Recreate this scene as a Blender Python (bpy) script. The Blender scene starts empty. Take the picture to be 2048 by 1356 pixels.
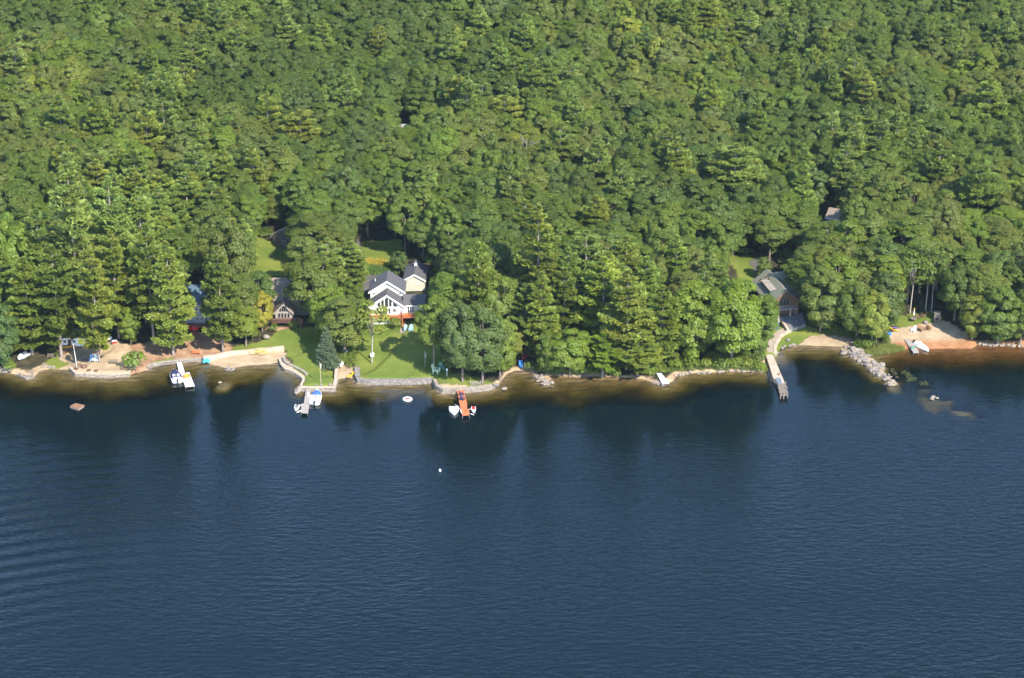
import bpy, math, random
import numpy as np
from mathutils import Vector, Matrix
R = math.radians
random.seed(7); rng = np.random.default_rng(7)
SC = bpy.context.scene
COL = SC.collection

# ---------------------------------------------------------------- camera
HAZE = .000035
H = 215.0; F = 4600.0; PITCH = R(25.0)
cp, sp = math.cos(PITCH), math.sin(PITCH)
cam = bpy.data.cameras.new('camera'); camo = bpy.data.objects.new('camera', cam); COL.objects.link(camo)
cam.sensor_width = 36.0; cam.lens = F / 2048 * 36.0
cam.clip_start = 1.0; cam.clip_end = 6000.0
camo.location = (0, 0, H); camo.rotation_euler = (math.pi / 2 - PITCH, 0, 0)
SC.camera = camo
SC.render.resolution_x = 1024; SC.render.resolution_y = 678

def W(px, py, z=0.0):
    """world point at height z seen at photo pixel px, py (2048 wide)"""
    u = (px - 1024) / F; v = (678 - py) / F
    d = (u, cp + v * sp, -sp + v * cp)
    t = (z - H) / d[2]
    return Vector((d[0] * t, d[1] * t, z))
def proj(x, y, z):
    rz = z - H
    dep = y * cp - rz * sp
    return 1024 + F * x / dep, 678 - F * (y * sp + rz * cp) / dep

# ---------------------------------------------------------------- shore and terrain
# px, py, height of the bank or wall there, width of the shallow shelf (m)
SHORE = [(-260,742,.3,9),(-60,744,.3,9),(0,741,.5,8),(22,746,.6,6),(60,757,.4,6),(72,750,.2,10),(80,742,.1,14),(100,738,.1,15),(138,740,.1,15),(145,746,.8,14),(150,752,.8,14),
 (215,755,.8,14),(258,752,.7,13),(268,747,.4,10),(298,740,.4,12),(306,733,.6,14),(340,728,.6,16),(380,724,.5,17),(404,723,.15,17),(440,733,.08,15),(456,737,.08,14),
 (472,735,.08,15),(500,730,.08,16),(540,728,.08,15),(557,725,.08,12),(562,729,.9,11),(570,741,.9,10),(588,748,.9,10),(603,758,.9,8),(606,765,.9,6),(600,773,.9,5),(598,781,.9,5),
 (612,782,1.,6),(668,782,1.,8),(673,764,.8,10),(677,758,.08,11),(690,756,.08,11),(705,757,.08,11),(710,763,1.,11),(716,767,1.1,11),(740,769,1.1,10),(790,769,1.1,10),(866,766,1.1,10),
 (868,769,1.1,8),(873,781,1.1,6),(885,787,1.1,6),(920,786,1.1,6),(965,781,1.,8),(985,777,.7,9),(993,771,.4,12),(1004,760,.1,14),(1014,748,.08,15),(1030,741,.08,16),(1056,742,.08,16),(1068,750,.2,12),
 (1082,757,.2,12),(1108,751,.1,15),(1150,754,.15,15),(1200,753,.15,16),(1250,755,.15,14),(1290,759,.15,13),(1308,766,.3,9),(1325,769,.3,8),(1345,763,.3,8),(1352,753,.3,9),(1380,746,.3,8),(1420,745,.3,8),(1470,741,.3,8),
 (1500,743,.3,9),(1526,745,.5,8),(1530,730,.7,8),(1534,716,.8,7),(1553,716,.8,7),(1558,699,.5,8),(1576,693,.2,12),(1600,690,.08,15),(1640,692,.08,16),(1688,693,.08,13),(1697,700,.4,10),(1714,708,.4,10),
 (1745,707,.1,10),(1770,703,.1,12),(1800,699,.08,10),(1840,698,.08,9),(1900,697,.08,10),(1944,697,.08,14),(1956,689,.4,16),(2000,690,.4,20),(2060,692,.4,20),(2320,695,.4,14)]
SPX = np.array([[*W(a, b)[:2], h, s] for a, b, h, s in SHORE])

def shore_query(x, y):
    """signed distance inland (m), bank height, shelf width"""
    x = np.asarray(x, float); y = np.asarray(y, float)
    best = np.full(x.shape, 1e9); hh = np.zeros(x.shape); ss = np.ones(x.shape)
    for (ax, ay, ah, as_), (bx, by, bh, bs) in zip(SPX[:-1], SPX[1:]):
        dx, dy = bx - ax, by - ay
        t = np.clip(((x - ax) * dx + (y - ay) * dy) / (dx * dx + dy * dy), 0, 1)
        d = np.hypot(x - ax - t * dx, y - ay - t * dy)
        m = d < best
        best = np.where(m, d, best); hh = np.where(m, ah + t * (bh - ah), hh); ss = np.where(m, as_ + t * (bs - as_), ss)
    wsum = np.zeros(x.shape); acc = np.zeros(x.shape)
    for vx, vy, _, vs_ in SPX:
        w_ = 1 / ((x - vx) ** 2 + (y - vy) ** 2 + 9.) ** 1.5; wsum += w_; acc += w_ * vs_
    ss = acc / wsum
    # inside = water if below the polyline
    cross = np.zeros(x.shape, int)
    px_ = np.concatenate([SPX[:, 0], [900, 900, -900, -900]]); py_ = np.concatenate([SPX[:, 1], [SPX[-1, 1], -300, -300, SPX[0, 1]]])
    n = len(px_)
    for i in range(n):
        x1, y1, x2, y2 = px_[i], py_[i], px_[(i + 1) % n], py_[(i + 1) % n]
        if y1 == y2: continue
        c = ((y1 > y) != (y2 > y)) & (x < (x2 - x1) * (y - y1) / (y2 - y1) + x1)
        cross += c
    return np.where(cross % 2 == 1, -best, best), hh, ss

def sstep(a, b, v):
    t = np.clip((v - a) / (b - a), 0, 1); return t * t * (3 - 2 * t)
def vnoise(x, y, s, seed=0):
    """cheap smooth value noise"""
    r = np.random.default_rng(1000 + seed); T = r.random((64, 64))
    X = np.asarray(x) / s; Y = np.asarray(y) / s
    i = np.floor(X).astype(int); j = np.floor(Y).astype(int); fx = X - i; fy = Y - j
    fx = fx * fx * (3 - 2 * fx); fy = fy * fy * (3 - 2 * fy)
    g = lambda a, b: T[a % 64, b % 64]
    return (g(i, j) * (1 - fx) + g(i + 1, j) * fx) * (1 - fy) + (g(i, j + 1) * (1 - fx) + g(i + 1, j + 1) * fx) * fy

def seg_d(x, y, pts):
    b = np.full(np.shape(x), 1e9)
    for (ax, ay), (bx, by) in zip(pts[:-1], pts[1:]):
        dx, dy = bx - ax, by - ay
        t = np.clip(((x - ax) * dx + (y - ay) * dy) / (dx * dx + dy * dy), 0, 1)
        b = np.minimum(b, np.hypot(x - ax - t * dx, y - ay - t * dy))
    return b
wl = lambda L: [tuple(W(a, b)[:2]) for a, b in L]
JET_R = wl([(1698, 698), (1715, 712), (1740, 725), (1762, 742), (1785, 762)])
SHOAL_R = wl([(1785, 765), (1830, 783), (1880, 805), (1928, 826)])
JET_M = wl([(1072, 750), (1085, 760), (1105, 772)])
SHOAL_M = wl([(1105, 772), (1130, 795), (1160, 815)])
SHOAL_L = wl([(455, 738), (462, 752), (440, 772)])

def height(x, y):
    d, h, s = shore_query(x, y)
    dl = np.maximum(d, 0)
    land = h * sstep(.05, .65, dl) + .075 * np.minimum(dl, 40) + .035 * np.clip(dl - 40, 0, 60) + .07 * np.maximum(dl - 100, 0)
    land = land + (vnoise(x, y, 60, 1) - .5) * 7 * sstep(70, 150, dl) + (vnoise(x, y, 9, 2) - .5) * .5 * sstep(3, 20, dl)
    dw = np.maximum(-d, 0)
    n = vnoise(x, y, 7, 3)
    depth = .02 + 2.3 * (dw / s) ** 1.1 * (.75 + .5 * n); far = np.maximum(dw - s, 0)
    depth = depth + .32 * far
    depth = np.minimum(depth, 9)
    for pts, w, top in ((JET_R, 2.3, -.05), (SHOAL_R, 5.0, .58), (JET_M, 1.4, .12), (SHOAL_M, 2.4, 1.0), (SHOAL_L, 1.8, .25)):
        q = np.maximum(seg_d(x, y, pts) + (vnoise(x, y, 3.0, 14) - .5) * 1.4 * w, 0)
        k = np.exp(-(q / w) ** 3)
        tgt = top + (vnoise(x, y, 3.2, 15) - .5) * 1.2 * min(top + .4, 1)
        depth = np.where(depth > tgt, depth + (tgt - depth) * k, depth)
    return np.where(d > 0, land, -depth)

def hz(x, y): return float(height(np.array([x]), np.array([y]))[0])
def G(px, py, dz=0.0):
    """ground point under photo pixel"""
    z = 0.0
    for _ in range(9):
        p = W(px, py, z); z2 = max(hz(p.x, p.y), 0.0); z = z + (z2 - z) * .7
    p = W(px, py, z); p.z = z + dz
    return p

# ---------------------------------------------------------------- materials
def nmat(name):
    m = bpy.data.materials.new(name); m.use_nodes = True
    nt = m.node_tree; nt.nodes.clear()
    return m, nt, lambda t, **k: _n(nt, t, k)
def _n(nt, t, k):
    n = nt.nodes.new(t)
    for a, v in k.items(): setattr(n, a, v)
    return n
def pmat(name, col, rough=.7, col2=None, scale=3., bump=0., metal=0., spec=.4, stretch=None, detail=4.):
    m, nt, N = nmat(name); L = nt.links.new
    out = N('ShaderNodeOutputMaterial'); b = N('ShaderNodeBsdfPrincipled'); L(b.outputs[0], out.inputs[0])
    b.inputs['Roughness'].default_value = rough; b.inputs['Metallic'].default_value = metal
    b.inputs['Specular IOR Level'].default_value = spec
    if col2 is None: col2 = tuple(c * .72 for c in col)
    tc = N('ShaderNodeTexCoord'); mp = N('ShaderNodeMapping'); L(tc.outputs['Object'], mp.inputs[0])
    if stretch: mp.inputs['Scale'].default_value = stretch
    no = N('ShaderNodeTexNoise'); no.inputs['Scale'].default_value = scale; no.inputs['Detail'].default_value = detail
    L(mp.outputs[0], no.inputs['Vector'])
    r = N('ShaderNodeValToRGB'); r.color_ramp.elements[0].position = .35; r.color_ramp.elements[1].position = .65
    r.color_ramp.elements[0].color = (*col2, 1); r.color_ramp.elements[1].color = (*col, 1)
    L(no.outputs[0], r.inputs[0]); L(r.outputs[0], b.inputs['Base Color'])
    if bump:
        bu = N('ShaderNodeBump'); bu.inputs['Strength'].default_value = bump; bu.inputs['Distance'].default_value = .08
        L(no.outputs[0], bu.inputs['Height']); L(bu.outputs[0], b.inputs['Normal'])
    return m
def leafmat(name, trans=.42):
    m, nt, N = nmat(name); L = nt.links.new
    out = N('ShaderNodeOutputMaterial')
    oi = N('ShaderNodeObjectInfo'); at = N('ShaderNodeAttribute', attribute_name='tint')
    mr = N('ShaderNodeMapRange'); L(oi.outputs['Random'], mr.inputs[0]); mr.inputs[3].default_value = .88; mr.inputs[4].default_value = 1.12
    mu = N('ShaderNodeMix', data_type='RGBA', blend_type='MULTIPLY'); mu.inputs[0].default_value = 1
    tn = N('ShaderNodeAttribute', attribute_name='tone', attribute_type='INSTANCER'); L(tn.outputs['Color'], mu.inputs[6]); L(at.outputs['Color'], mu.inputs[7])
    hs = N('ShaderNodeHueSaturation'); L(mu.outputs[2], hs.inputs['Color']); L(mr.outputs[0], hs.inputs['Value'])
    d = N('ShaderNodeBsdfDiffuse'); t = N('ShaderNodeBsdfTranslucent'); L(hs.outputs[0], d.inputs[0])
    h2 = N('ShaderNodeHueSaturation'); h2.inputs['Hue'].default_value = .49; h2.inputs['Value'].default_value = 1.2; L(hs.outputs[0], h2.inputs['Color']); L(h2.outputs[0], t.inputs[0])
    mx = N('ShaderNodeMixShader'); mx.inputs[0].default_value = trans; L(d.outputs[0], mx.inputs[1]); L(t.outputs[0], mx.inputs[2])
    g = N('ShaderNodeBsdfGlossy'); g.inputs['Roughness'].default_value = .5
    m2 = N('ShaderNodeMixShader'); m2.inputs[0].default_value = .02; L(mx.outputs[0], m2.inputs[1]); L(g.outputs[0], m2.inputs[2])
    L(m2.outputs[0], out.inputs[0])
    return m
M = {}
M['leaf'] = leafmat('leaf'); M['needle'] = leafmat('needle', .36)
M['bark'] = pmat('bark', (.22, .18, .15), .9, (.10, .08, .065), 2.5, .6, stretch=(3, 3, .6))
M['pinebark'] = pmat('pine_bark', (.30, .25, .22), .9, (.14, .11, .10), 2.5, .6, stretch=(3, 3, .5))
M['birch'] = pmat('birch_bark', (.38, .35, .31), .8, (.20, .18, .155), 2.2, .2, stretch=(1, 1, 3))
M['dead'] = pmat('dead_wood', (.27, .25, .22), .9, (.17, .155, .14), 2.)
M['pale_roof'] = pmat('pale_metal_roof', (.25, .24, .225), .6, (.20, .19, .18), 2.)
M['white'] = pmat('white_paint', (.80, .79, .76), .5, (.72, .71, .68), 2.)
M['cream'] = pmat('cream_siding', (.66, .62, .52), .7, (.58, .54, .45), 1.2)
M['sage'] = pmat('sage_siding', (.46, .45, .36), .7, (.40, .39, .31), 1.2)
M['blue_side'] = pmat('blue_siding', (.30, .37, .44), .7, (.24, .31, .38), 1.5)
M['roof_grey'] = pmat('grey_shingle', (.095, .09, .092), .9, (.06, .057, .06), 5., .3)
M['roof_brown'] = pmat('brown_shingle', (.21, .165, .125), .9, (.15, .115, .09), 4., .3)
M['roof_blue'] = pmat('blue_metal_roof', (.07, .11, .15), .8, (.05, .085, .12), 2.)
M['roof_sage'] = pmat('sage_shingle', (.19, .195, .135), .9, (.15, .155, .105), 3.)
M['roof_green'] = pmat('green_shingle', (.185, .185, .130), .9, (.14, .142, .098), 4., .3)
M['roof_tan'] = pmat('tan_shingle', (.20, .155, .115), .9, (.16, .12, .09), 3.)
M['shingle_wall'] = pmat('cedar_shingle_wall', (.17, .10, .062), .9, (.10, .058, .038), 2.5, .3)
M['glass'] = pmat('window_glass', (.018, .02, .022), .06, (.03, .03, .03), 1., spec=.6)
M['teal'] = pmat('teal_paint', (.07, .13, .125), .5, (.05, .10, .10), 1.5)
M['deck_red'] = pmat('redwood_stain', (.50, .155, .06), .75, (.38, .115, .045), 2.5, .2, stretch=(1, 6, 1))
M['deck_dark'] = pmat('dark_deck', (.13, .06, .04), .8, (.08, .04, .03), 2.)
M['deck_grey'] = pmat('weathered_planks', (.32, .28, .245), .85, (.22, .19, .165), 3., .3, stretch=(1, 7, 1))
M['deck_slate'] = pmat('dark_planks', (.19, .15, .125), .85, (.12, .10, .08), 3., .3, stretch=(6, 1, 1))
M['conc'] = pmat('concrete', (.30, .255, .205), .9, (.21, .175, .14), 1.2, .3)
M['conc_l'] = pmat('pale_concrete', (.42, .345, .26), .9, (.31, .25, .185), 1.1, .2)
M['stone'] = pmat('granite', (.24, .21, .185), .9, (.12, .105, .095), 2.2, .7)
M['stone_pale'] = pmat('pale_granite', (.255, .215, .175), .9, (.15, .125, .10), 2., .7)
M['stone_dark'] = pmat('dark_stone', (.20, .18, .18), .9, (.10, .09, .09), 2., .6)
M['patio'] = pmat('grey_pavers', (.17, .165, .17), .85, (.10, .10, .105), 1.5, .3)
M['navy'] = pmat('navy_canvas', (.03, .035, .085), .8, (.02, .025, .065), 2.)
M['blue'] = pmat('blue_canvas', (.05, .13, .38), .7, (.04, .10, .30), 2.)
M['sky_blue'] = pmat('sky_blue_plastic', (.08, .42, .66), .4, (.06, .34, .56), 2.)
M['pblue'] = pmat('blue_plastic', (.03, .18, .55), .4, (.03, .15, .46), 2.)
M['lblue'] = pmat('pale_blue_cushion', (.28, .45, .68), .7, (.22, .38, .60), 2.)
M['yellow'] = pmat('yellow_plastic', (.72, .42, .02), .4, (.60, .34, .02), 2.)
M['red'] = pmat('red_plastic', (.55, .025, .02), .45, (.45, .02, .02), 2.)
M['orange'] = pmat('orange_plastic', (.70, .20, .05), .5, (.60, .16, .04), 2.)
M['purple'] = pmat('purple_plastic', (.13, .08, .36), .5, (.10, .06, .28), 2.)
M['black'] = pmat('black_plastic', (.02, .02, .022), .5, (.015, .015, .016), 2.)
M['grey'] = pmat('grey_vinyl', (.30, .30, .31), .6, (.24, .24, .25), 2.)
M['wood'] = pmat('brown_wood', (.24, .13, .07), .8, (.16, .085, .045), 3., stretch=(1, 5, 1))
M['metal'] = pmat('dull_metal', (.45, .45, .45), .4, (.38, .38, .38), 3., metal=.8)
M['green_pl'] = pmat('green_paint', (.12, .24, .16), .6, (.10, .20, .13), 2.)
M['pale_green'] = pmat('pale_green_paint', (.60, .72, .50), .6, (.52, .64, .43), 2.)

# ---------------------------------------------------------------- mesh builder
class MB:
    def __init__(s): s.v = []; s.f = []
    def add(s, vs, fs):
        o = len(s.v); s.v += [tuple(p) for p in vs]; s.f += [tuple(i + o for i in f) for f in fs]; return s
    def box(s, c, d, rz=0., rx=0., ry=0.):
        m = Matrix.Translation(c) @ Matrix.Rotation(rz, 4, 'Z') @ Matrix.Rotation(ry, 4, 'Y') @ Matrix.Rotation(rx, 4, 'X')
        vs = [m @ Vector((x * d[0] / 2, y * d[1] / 2, z * d[2] / 2)) for x in (-1, 1) for y in (-1, 1) for z in (-1, 1)]
        return s.add(vs, [(0, 1, 3, 2), (4, 6, 7, 5), (0, 4, 5, 1), (2, 3, 7, 6), (0, 2, 6, 4), (1, 5, 7, 3)])
    def prism(s, poly, a, b):
        """poly: list of 3D points; extruded from offset a to offset b (vectors)"""
        a = Vector(a); b = Vector(b); n = len(poly)
        vs = [Vector(p) + a for p in poly] + [Vector(p) + b for p in poly]
        return s.add(vs, [tuple(range(n))[::-1], tuple(range(n, 2 * n))] + [(i, (i + 1) % n, n + (i + 1) % n, n + i) for i in range(n)])
    def zprism(s, poly, z0, z1):
        return s.prism([(p[0], p[1], 0) for p in poly], (0, 0, z0), (0, 0, z1))
    def tube(s, pts, rs, n=6, cap=True):
        pts = [Vector(p) for p in pts]; rings = []
        for i, p in enumerate(pts):
            t = (pts[min(i + 1, len(pts) - 1)] - pts[max(i - 1, 0)]).normalized()
            u = t.cross(Vector((0, 0, 1)) if abs(t.z) < .9 else Vector((1, 0, 0))).normalized(); w = t.cross(u)
            r = rs[i] if isinstance(rs, (list, tuple)) else rs
            rings.append([p + (u * math.cos(a) + w * math.sin(a)) * r for a in [2 * math.pi * k / n for k in range(n)]])
        vs = [q for r in rings for q in r]; fs = []
        for i in range(len(pts) - 1):
            for k in range(n): fs.append((i * n + k, i * n + (k + 1) % n, (i + 1) * n + (k + 1) % n, (i + 1) * n + k))
        if cap: fs += [tuple(range(n))[::-1], tuple(range((len(pts) - 1) * n, len(pts) * n))]
        return s.add(vs, fs)
    def loft(s, rings, closed=True, cap=True):
        n = len(rings[0]); vs = [q for r in rings for q in r]; fs = []
        for i in range(len(rings) - 1):
            for k in range(n if closed else n - 1): fs.append((i * n + k, i * n + (k + 1) % n, (i + 1) * n + (k + 1) % n, (i + 1) * n + k))
        if cap: fs += [tuple(range(n))[::-1], tuple(range((len(rings) - 1) * n, len(rings) * n))]
        return s.add(vs, fs)
    def ell(s, c, d, n=10, m=6, z0=-1.):
        rings = []
        for j in range(m + 1):
            t = math.asin(max(-1, z0)) + (math.pi / 2 - math.asin(max(-1, z0))) * j / m
            r = max(math.cos(t), .02)
            rings.append([(c[0] + d[0] * r * math.cos(2 * math.pi * k / n), c[1] + d[1] * r * math.sin(2 * math.pi * k / n), c[2] + d[2] * math.sin(t)) for k in range(n)])
        return s.loft(rings)
    def mesh(s, name, mat, smooth=False):
        me = bpy.data.meshes.new(name); me.from_pydata(s.v, [], s.f); me.validate()
        if mat: me.materials.append(M[mat] if isinstance(mat, str) else mat)
        if smooth:
            for p in me.polygons: p.use_smooth = True
        return me

def tag(o, label, cat, group=None):
    o['label'] = label; o['category'] = cat
    if group: o['group'] = group
    return o
def thing(name, label, cat, loc=(0, 0, 0), rz=0., group=None):
    o = bpy.data.objects.new(name, None); COL.objects.link(o); o.location = loc; o.rotation_euler = (0, 0, rz)
    return tag(o, label, cat, group)
def part(name, mb, mat, parent=None, smooth=False, label=None, loc=None):
    o = bpy.data.objects.new(name, mb.mesh(name, mat, smooth)); COL.objects.link(o)
    if parent: o.parent = parent
    if loc is not None: o.location = loc
    if label: o['label'] = label
    return o
def single(name, mb, mat, label, cat, loc=(0, 0, 0), rz=0., group=None, smooth=False):
    o = part(name, mb, mat, None, smooth); o.location = loc; o.rotation_euler = (0, 0, rz)
    return tag(o, label, cat, group)
def copy_tree(o, parent=None):
    c = o.copy(); COL.objects.link(c); c.parent = parent
    for ch in list(o.children): copy_tree(ch, c)
    return c

# ---------------------------------------------------------------- ground sheets
ZP = {  # polygons in photo pixels
 'grass': [[(520,683),(560,658),(640,652),(705,655),(680,690),(672,735),(672,781),(604,778),(608,760),(572,704),(566,700),(462,711),(462,696)],
           [(703,700),(715,660),(760,640),(850,640),(890,690),(905,745),(866,766),(716,767),(708,742)],
           [(722,482),(800,480),(812,545),(762,548),(724,540)], [(500,470),(606,500),(600,556),(505,548)],
           [(1518,705),(1530,680),(1548,656),(1690,652),(1725,672),(1700,677),(1660,668),(1622,672),(1596,690),(1562,699),(1552,712),(1536,714)],
           [(1456,512),(1504,512),(1524,562),(1490,585)], [(1785,650),(1800,628),(1872,622),(1884,640),(1850,647),(1795,655)], [(868,752),(930,745),(990,768),(960,776),(880,764)],
           [(300,737),(306,722),(350,716),(352,726)], [(90,722),(108,712),(135,728),(100,740)], [(340,672),(380,664),(384,678),(350,686)]],
 'sand': [[(40,760),(66,738),(104,716),(150,700),(170,692),(232,680),(262,690),(272,705),(266,757),(145,760)],
          [(382,727),(420,716),(462,710),(568,698),(578,735),(455,748),(400,730)], [(672,764),(674,738),(690,726),(712,735),(712,768)],
          [(866,770),(866,758),(905,762),(992,772),(990,790),(872,792)], [(996,768),(1010,748),(1046,728),(1078,744),(1074,756)],
          [(1582,695),(1600,684),(1625,671),(1660,667),(1700,674),(1726,690),(1698,703)], [(1768,708),(1776,672),(1792,655),(1850,646),(1884,638),(1930,664),(1962,690),(1950,703)],
          [(1105,757),(1110,747),(1160,750),(1150,760)],[(1255,760),(1262,750),(1300,752),(1296,764)],[(742,720),(760,700),(800,712),(770,735)]],
 'dirt': [[(256,692),(300,684),(345,672),(400,664),(456,682),(466,708),(400,724),(300,742),(262,752)], [(1060,660),(1110,650),(1115,690),(1070,695)],
          [(120,690),(160,690),(175,705),(110,712)], [(530,655),(600,650),(605,662),(540,664)]],
 'drive': [[(712,478),(722,478),(726,540),(768,549),(775,575),(745,585),(712,580)], [(1500,522),(1524,514),(1548,538),(1530,552),(1512,548)]],
}
def inpoly(x, y, poly):
    c = np.zeros(np.shape(x), bool); n = len(poly)
    for i in range(n):
        (x1, y1), (x2, y2) = poly[i], poly[(i + 1) % n]
        if y1 == y2: continue
        c ^= ((y1 > y) != (y2 > y)) & (x < (x2 - x1) * (y - y1) / (y2 - y1) + x1)
    return c
xs = np.concatenate([np.arange(-420, -128, 7.), np.arange(-128, 128, .6), np.arange(128, 421, 7.)])
ys = np.concatenate([np.arange(230, 410, 6.), np.arange(410, 418, 1.), np.arange(418, 535, .6), np.arange(535, 1080, 6.)])
X, Y = np.meshgrid(xs, ys); Z = height(X, Y); D, _, SH = shore_query(X, Y)
PX, PY = proj(X, Y, Z)
PXn = PX + (vnoise(X, Y, 1.6, 5) - .5) * 7 + (vnoise(X, Y, 5, 8) - .5) * 8; PYn = PY + (vnoise(X, Y, 1.6, 6) - .5) * 4 + (vnoise(X, Y, 5, 9) - .5) * 4
zone = {k: np.zeros(X.shape, bool) for k in ZP}
for k, L_ in ZP.items():
    for p in L_: zone[k] |= inpoly(PXn, PYn, p)
zone['drive'] = np.zeros(X.shape, bool)
for p in ZP['drive']: zone['drive'] |= inpoly(PX, PY, p)
water = D < -.3
for k in zone: zone[k] &= ~water
zone['grass'] &= ~zone['drive']; zone['sand'] &= ~(zone['grass'] | zone['drive']); zone['dirt'] &= ~(zone['grass'] | zone['sand'] | zone['drive'])
strip = (D > -.4) & (D < .5 + vnoise(X, Y, 3, 11) * 1.2) & ~zone['grass'] & ~zone['drive']
zone['sand'] |= strip & ~zone['dirt']
kind = np.zeros(X.shape, int)   # 0 forest floor 1 grass 2 sand 3 dirt 4 drive 5 bed
for i, k in enumerate(('grass', 'sand', 'dirt', 'drive')): kind[zone[k]] = i + 1
kind[water] = 5
red = sstep(1755, 1800, PX) * (1 - sstep(2.0, 5.0, D)) * sstep(-9, -5, D) + .12 * np.exp(-((PX - 1230) / 160) ** 2)     # iron-red wet sand in the right bay
A1 = np.zeros((*X.shape, 4)); A2 = np.zeros((*X.shape, 4))
A1[..., 0] = zone['sand'] | water; A1[..., 1] = zone['grass']; A1[..., 2] = zone['dirt']; A1[..., 3] = 1
A2[..., 0] = zone['drive']; A2[..., 1] = np.clip(red, 0, 1)
A2[..., 2] = np.where(water, sstep(.5, 1.5, -Z + (vnoise(X, Y, 3.5, 12) - .5) * .9), 0); A2[..., 3] = 1
m, nt, N = nmat('ground_cover'); L = nt.links.new
out = N('ShaderNodeOutputMaterial'); b = N('ShaderNodeBsdfPrincipled'); L(b.outputs[0], out.inputs[0]); b.inputs['Roughness'].default_value = .95; b.inputs['Specular IOR Level'].default_value = .1
a1 = N('ShaderNodeAttribute', attribute_name='cover'); a2 = N('ShaderNodeAttribute', attribute_name='cover_more')
s1 = N('ShaderNodeSeparateColor'); s2 = N('ShaderNodeSeparateColor'); L(a1.outputs[0], s1.inputs[0]); L(a2.outputs[0], s2.inputs[0])
tc = N('ShaderNodeTexCoord')
def two(c1, c2, sc, det=5., lo=.35, hi=.65):
    n_ = N('ShaderNodeTexNoise'); n_.inputs['Scale'].default_value = sc; n_.inputs['Detail'].default_value = det; L(tc.outputs['Object'], n_.inputs['Vector'])
    r_ = N('ShaderNodeValToRGB'); r_.color_ramp.elements[0].position = lo; r_.color_ramp.elements[1].position = hi
    r_.color_ramp.elements[0].color = (*c1, 1); r_.color_ramp.elements[1].color = (*c2, 1); L(n_.outputs[0], r_.inputs[0]); return r_.outputs[0], n_
def mix(f, a, b_):
    q = N('ShaderNodeMix', data_type='RGBA')
    if isinstance(f, float): q.inputs[0].default_value = f
    else: L(f, q.inputs[0])
    L(a, q.inputs[6]); L(b_, q.inputs[7]); return q.outputs[2]
floor_, _n0 = two((.022, .024, .012), (.06, .048, .028), .5)  # forest floor darker than real litter: shade of canopy gaps put into the colour
sand0, nn = two((.27, .20, .125), (.38, .285, .18), .35)
sandr, _n1 = two((.26, .12, .055), (.34, .17, .08), .5)
gr, _n2 = two((.080, .116, .019), (.150, .172, .032), .12, 9.)
dirt, _n3 = two((.22, .12, .07), (.32, .205, .125), .5, 8.)
silt, _n4 = two((.03, .027, .014), (.15, .115, .055), .55, 8., .42, .68)
asph, _n5 = two((.075, .072, .07), (.10, .095, .09), .8)
sand = mix(s2.outputs[1], sand0, sandr); sand = mix(s2.outputs[2], sand, silt)
c = mix(s1.outputs[0], floor_, sand); c = mix(s1.outputs[1], c, gr); c = mix(s1.outputs[2], c, dirt); c = mix(s2.outputs[0], c, asph)
L(c, b.inputs['Base Color'])
fine = N('ShaderNodeTexNoise'); fine.inputs['Scale'].default_value = 1.7; fine.inputs['Detail'].default_value = 6; L(tc.outputs['Object'], fine.inputs['Vector'])
bu = N('ShaderNodeBump'); bu.inputs['Strength'].default_value = .7; bu.inputs['Distance'].default_value = .25; L(fine.outputs[0], bu.inputs['Height']); L(bu.outputs[0], b.inputs['Normal'])
M['ground'] = m
fk = np.stack([kind[:-1, :-1], kind[1:, :-1], kind[:-1, 1:], kind[1:, 1:]])
fkind = np.where((fk == 5).any(0) & (fk != 5).any(0), 2, fk[0])
ny, nx = X.shape
idx = np.arange(ny * nx).reshape(ny, nx)
quads = np.stack([idx[:-1, :-1], idx[:-1, 1:], idx[1:, 1:], idx[1:, :-1]], -1)
VV = np.stack([X, Y, Z], -1).reshape(-1, 3); A1f = A1.reshape(-1, 4); A2f = A2.reshape(-1, 4)
for kd, nm in ((0, 'ground'), (1, 'lawn'), (2, 'beach'), (3, 'slope'), (4, 'driveway'), (5, 'lake_bed')):
    q = quads[fkind == kd]
    used, inv = np.unique(q, return_inverse=True); q2 = inv.reshape(-1, 4)
    me = bpy.data.meshes.new(nm); me.from_pydata(VV[used].tolist(), [], q2.tolist())
    for an, A in (('cover', A1f), ('cover_more', A2f)):
        ca = me.color_attributes.new(an, 'FLOAT_COLOR', 'POINT'); ca.data.foreach_set('color', A[used].astype(np.float32).ravel())
    me.materials.append(M['ground']); me.polygons.foreach_set('use_smooth', [True] * len(me.polygons))
    o = bpy.data.objects.new(nm, me); COL.objects.link(o); o['kind'] = 'structure'

# ---------------------------------------------------------------- lake: a real body of tea-coloured water
m, nt, N = nmat('lake_water'); L = nt.links.new
out = N('ShaderNodeOutputMaterial'); tc = N('ShaderNodeTexCoord')
def mapped(sc, rot=0.):
    q = N('ShaderNodeMapping'); q.inputs['Scale'].default_value = sc; q.inputs['Rotation'].default_value = (0, 0, rot); L(tc.outputs['Object'], q.inputs[0]); return q.outputs[0]
def noise(vec, sc, det=3., rough=.5, dist=0.):
    q = N('ShaderNodeTexNoise'); q.inputs['Scale'].default_value = sc; q.inputs['Detail'].default_value = det; q.inputs['Roughness'].default_value = rough; q.inputs['Distortion'].default_value = dist; L(vec, q.inputs['Vector']); return q.outputs[0]
def mth(op, a, b_=None):
    q = N('ShaderNodeMath', operation=op)
    for i, v in enumerate((a, b_)):
        if v is None: continue
        if isinstance(v, (int, float)): q.inputs[i].default_value = v
        else: L(v, q.inputs[i])
    return q.outputs[0]
w1 = noise(mapped((.42, 1., 1.), R(5)), 1.0, 3., .55, .3)
w2 = noise(mapped((.6, 1., 1.), R(-14)), 2.6, 2.)
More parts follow.
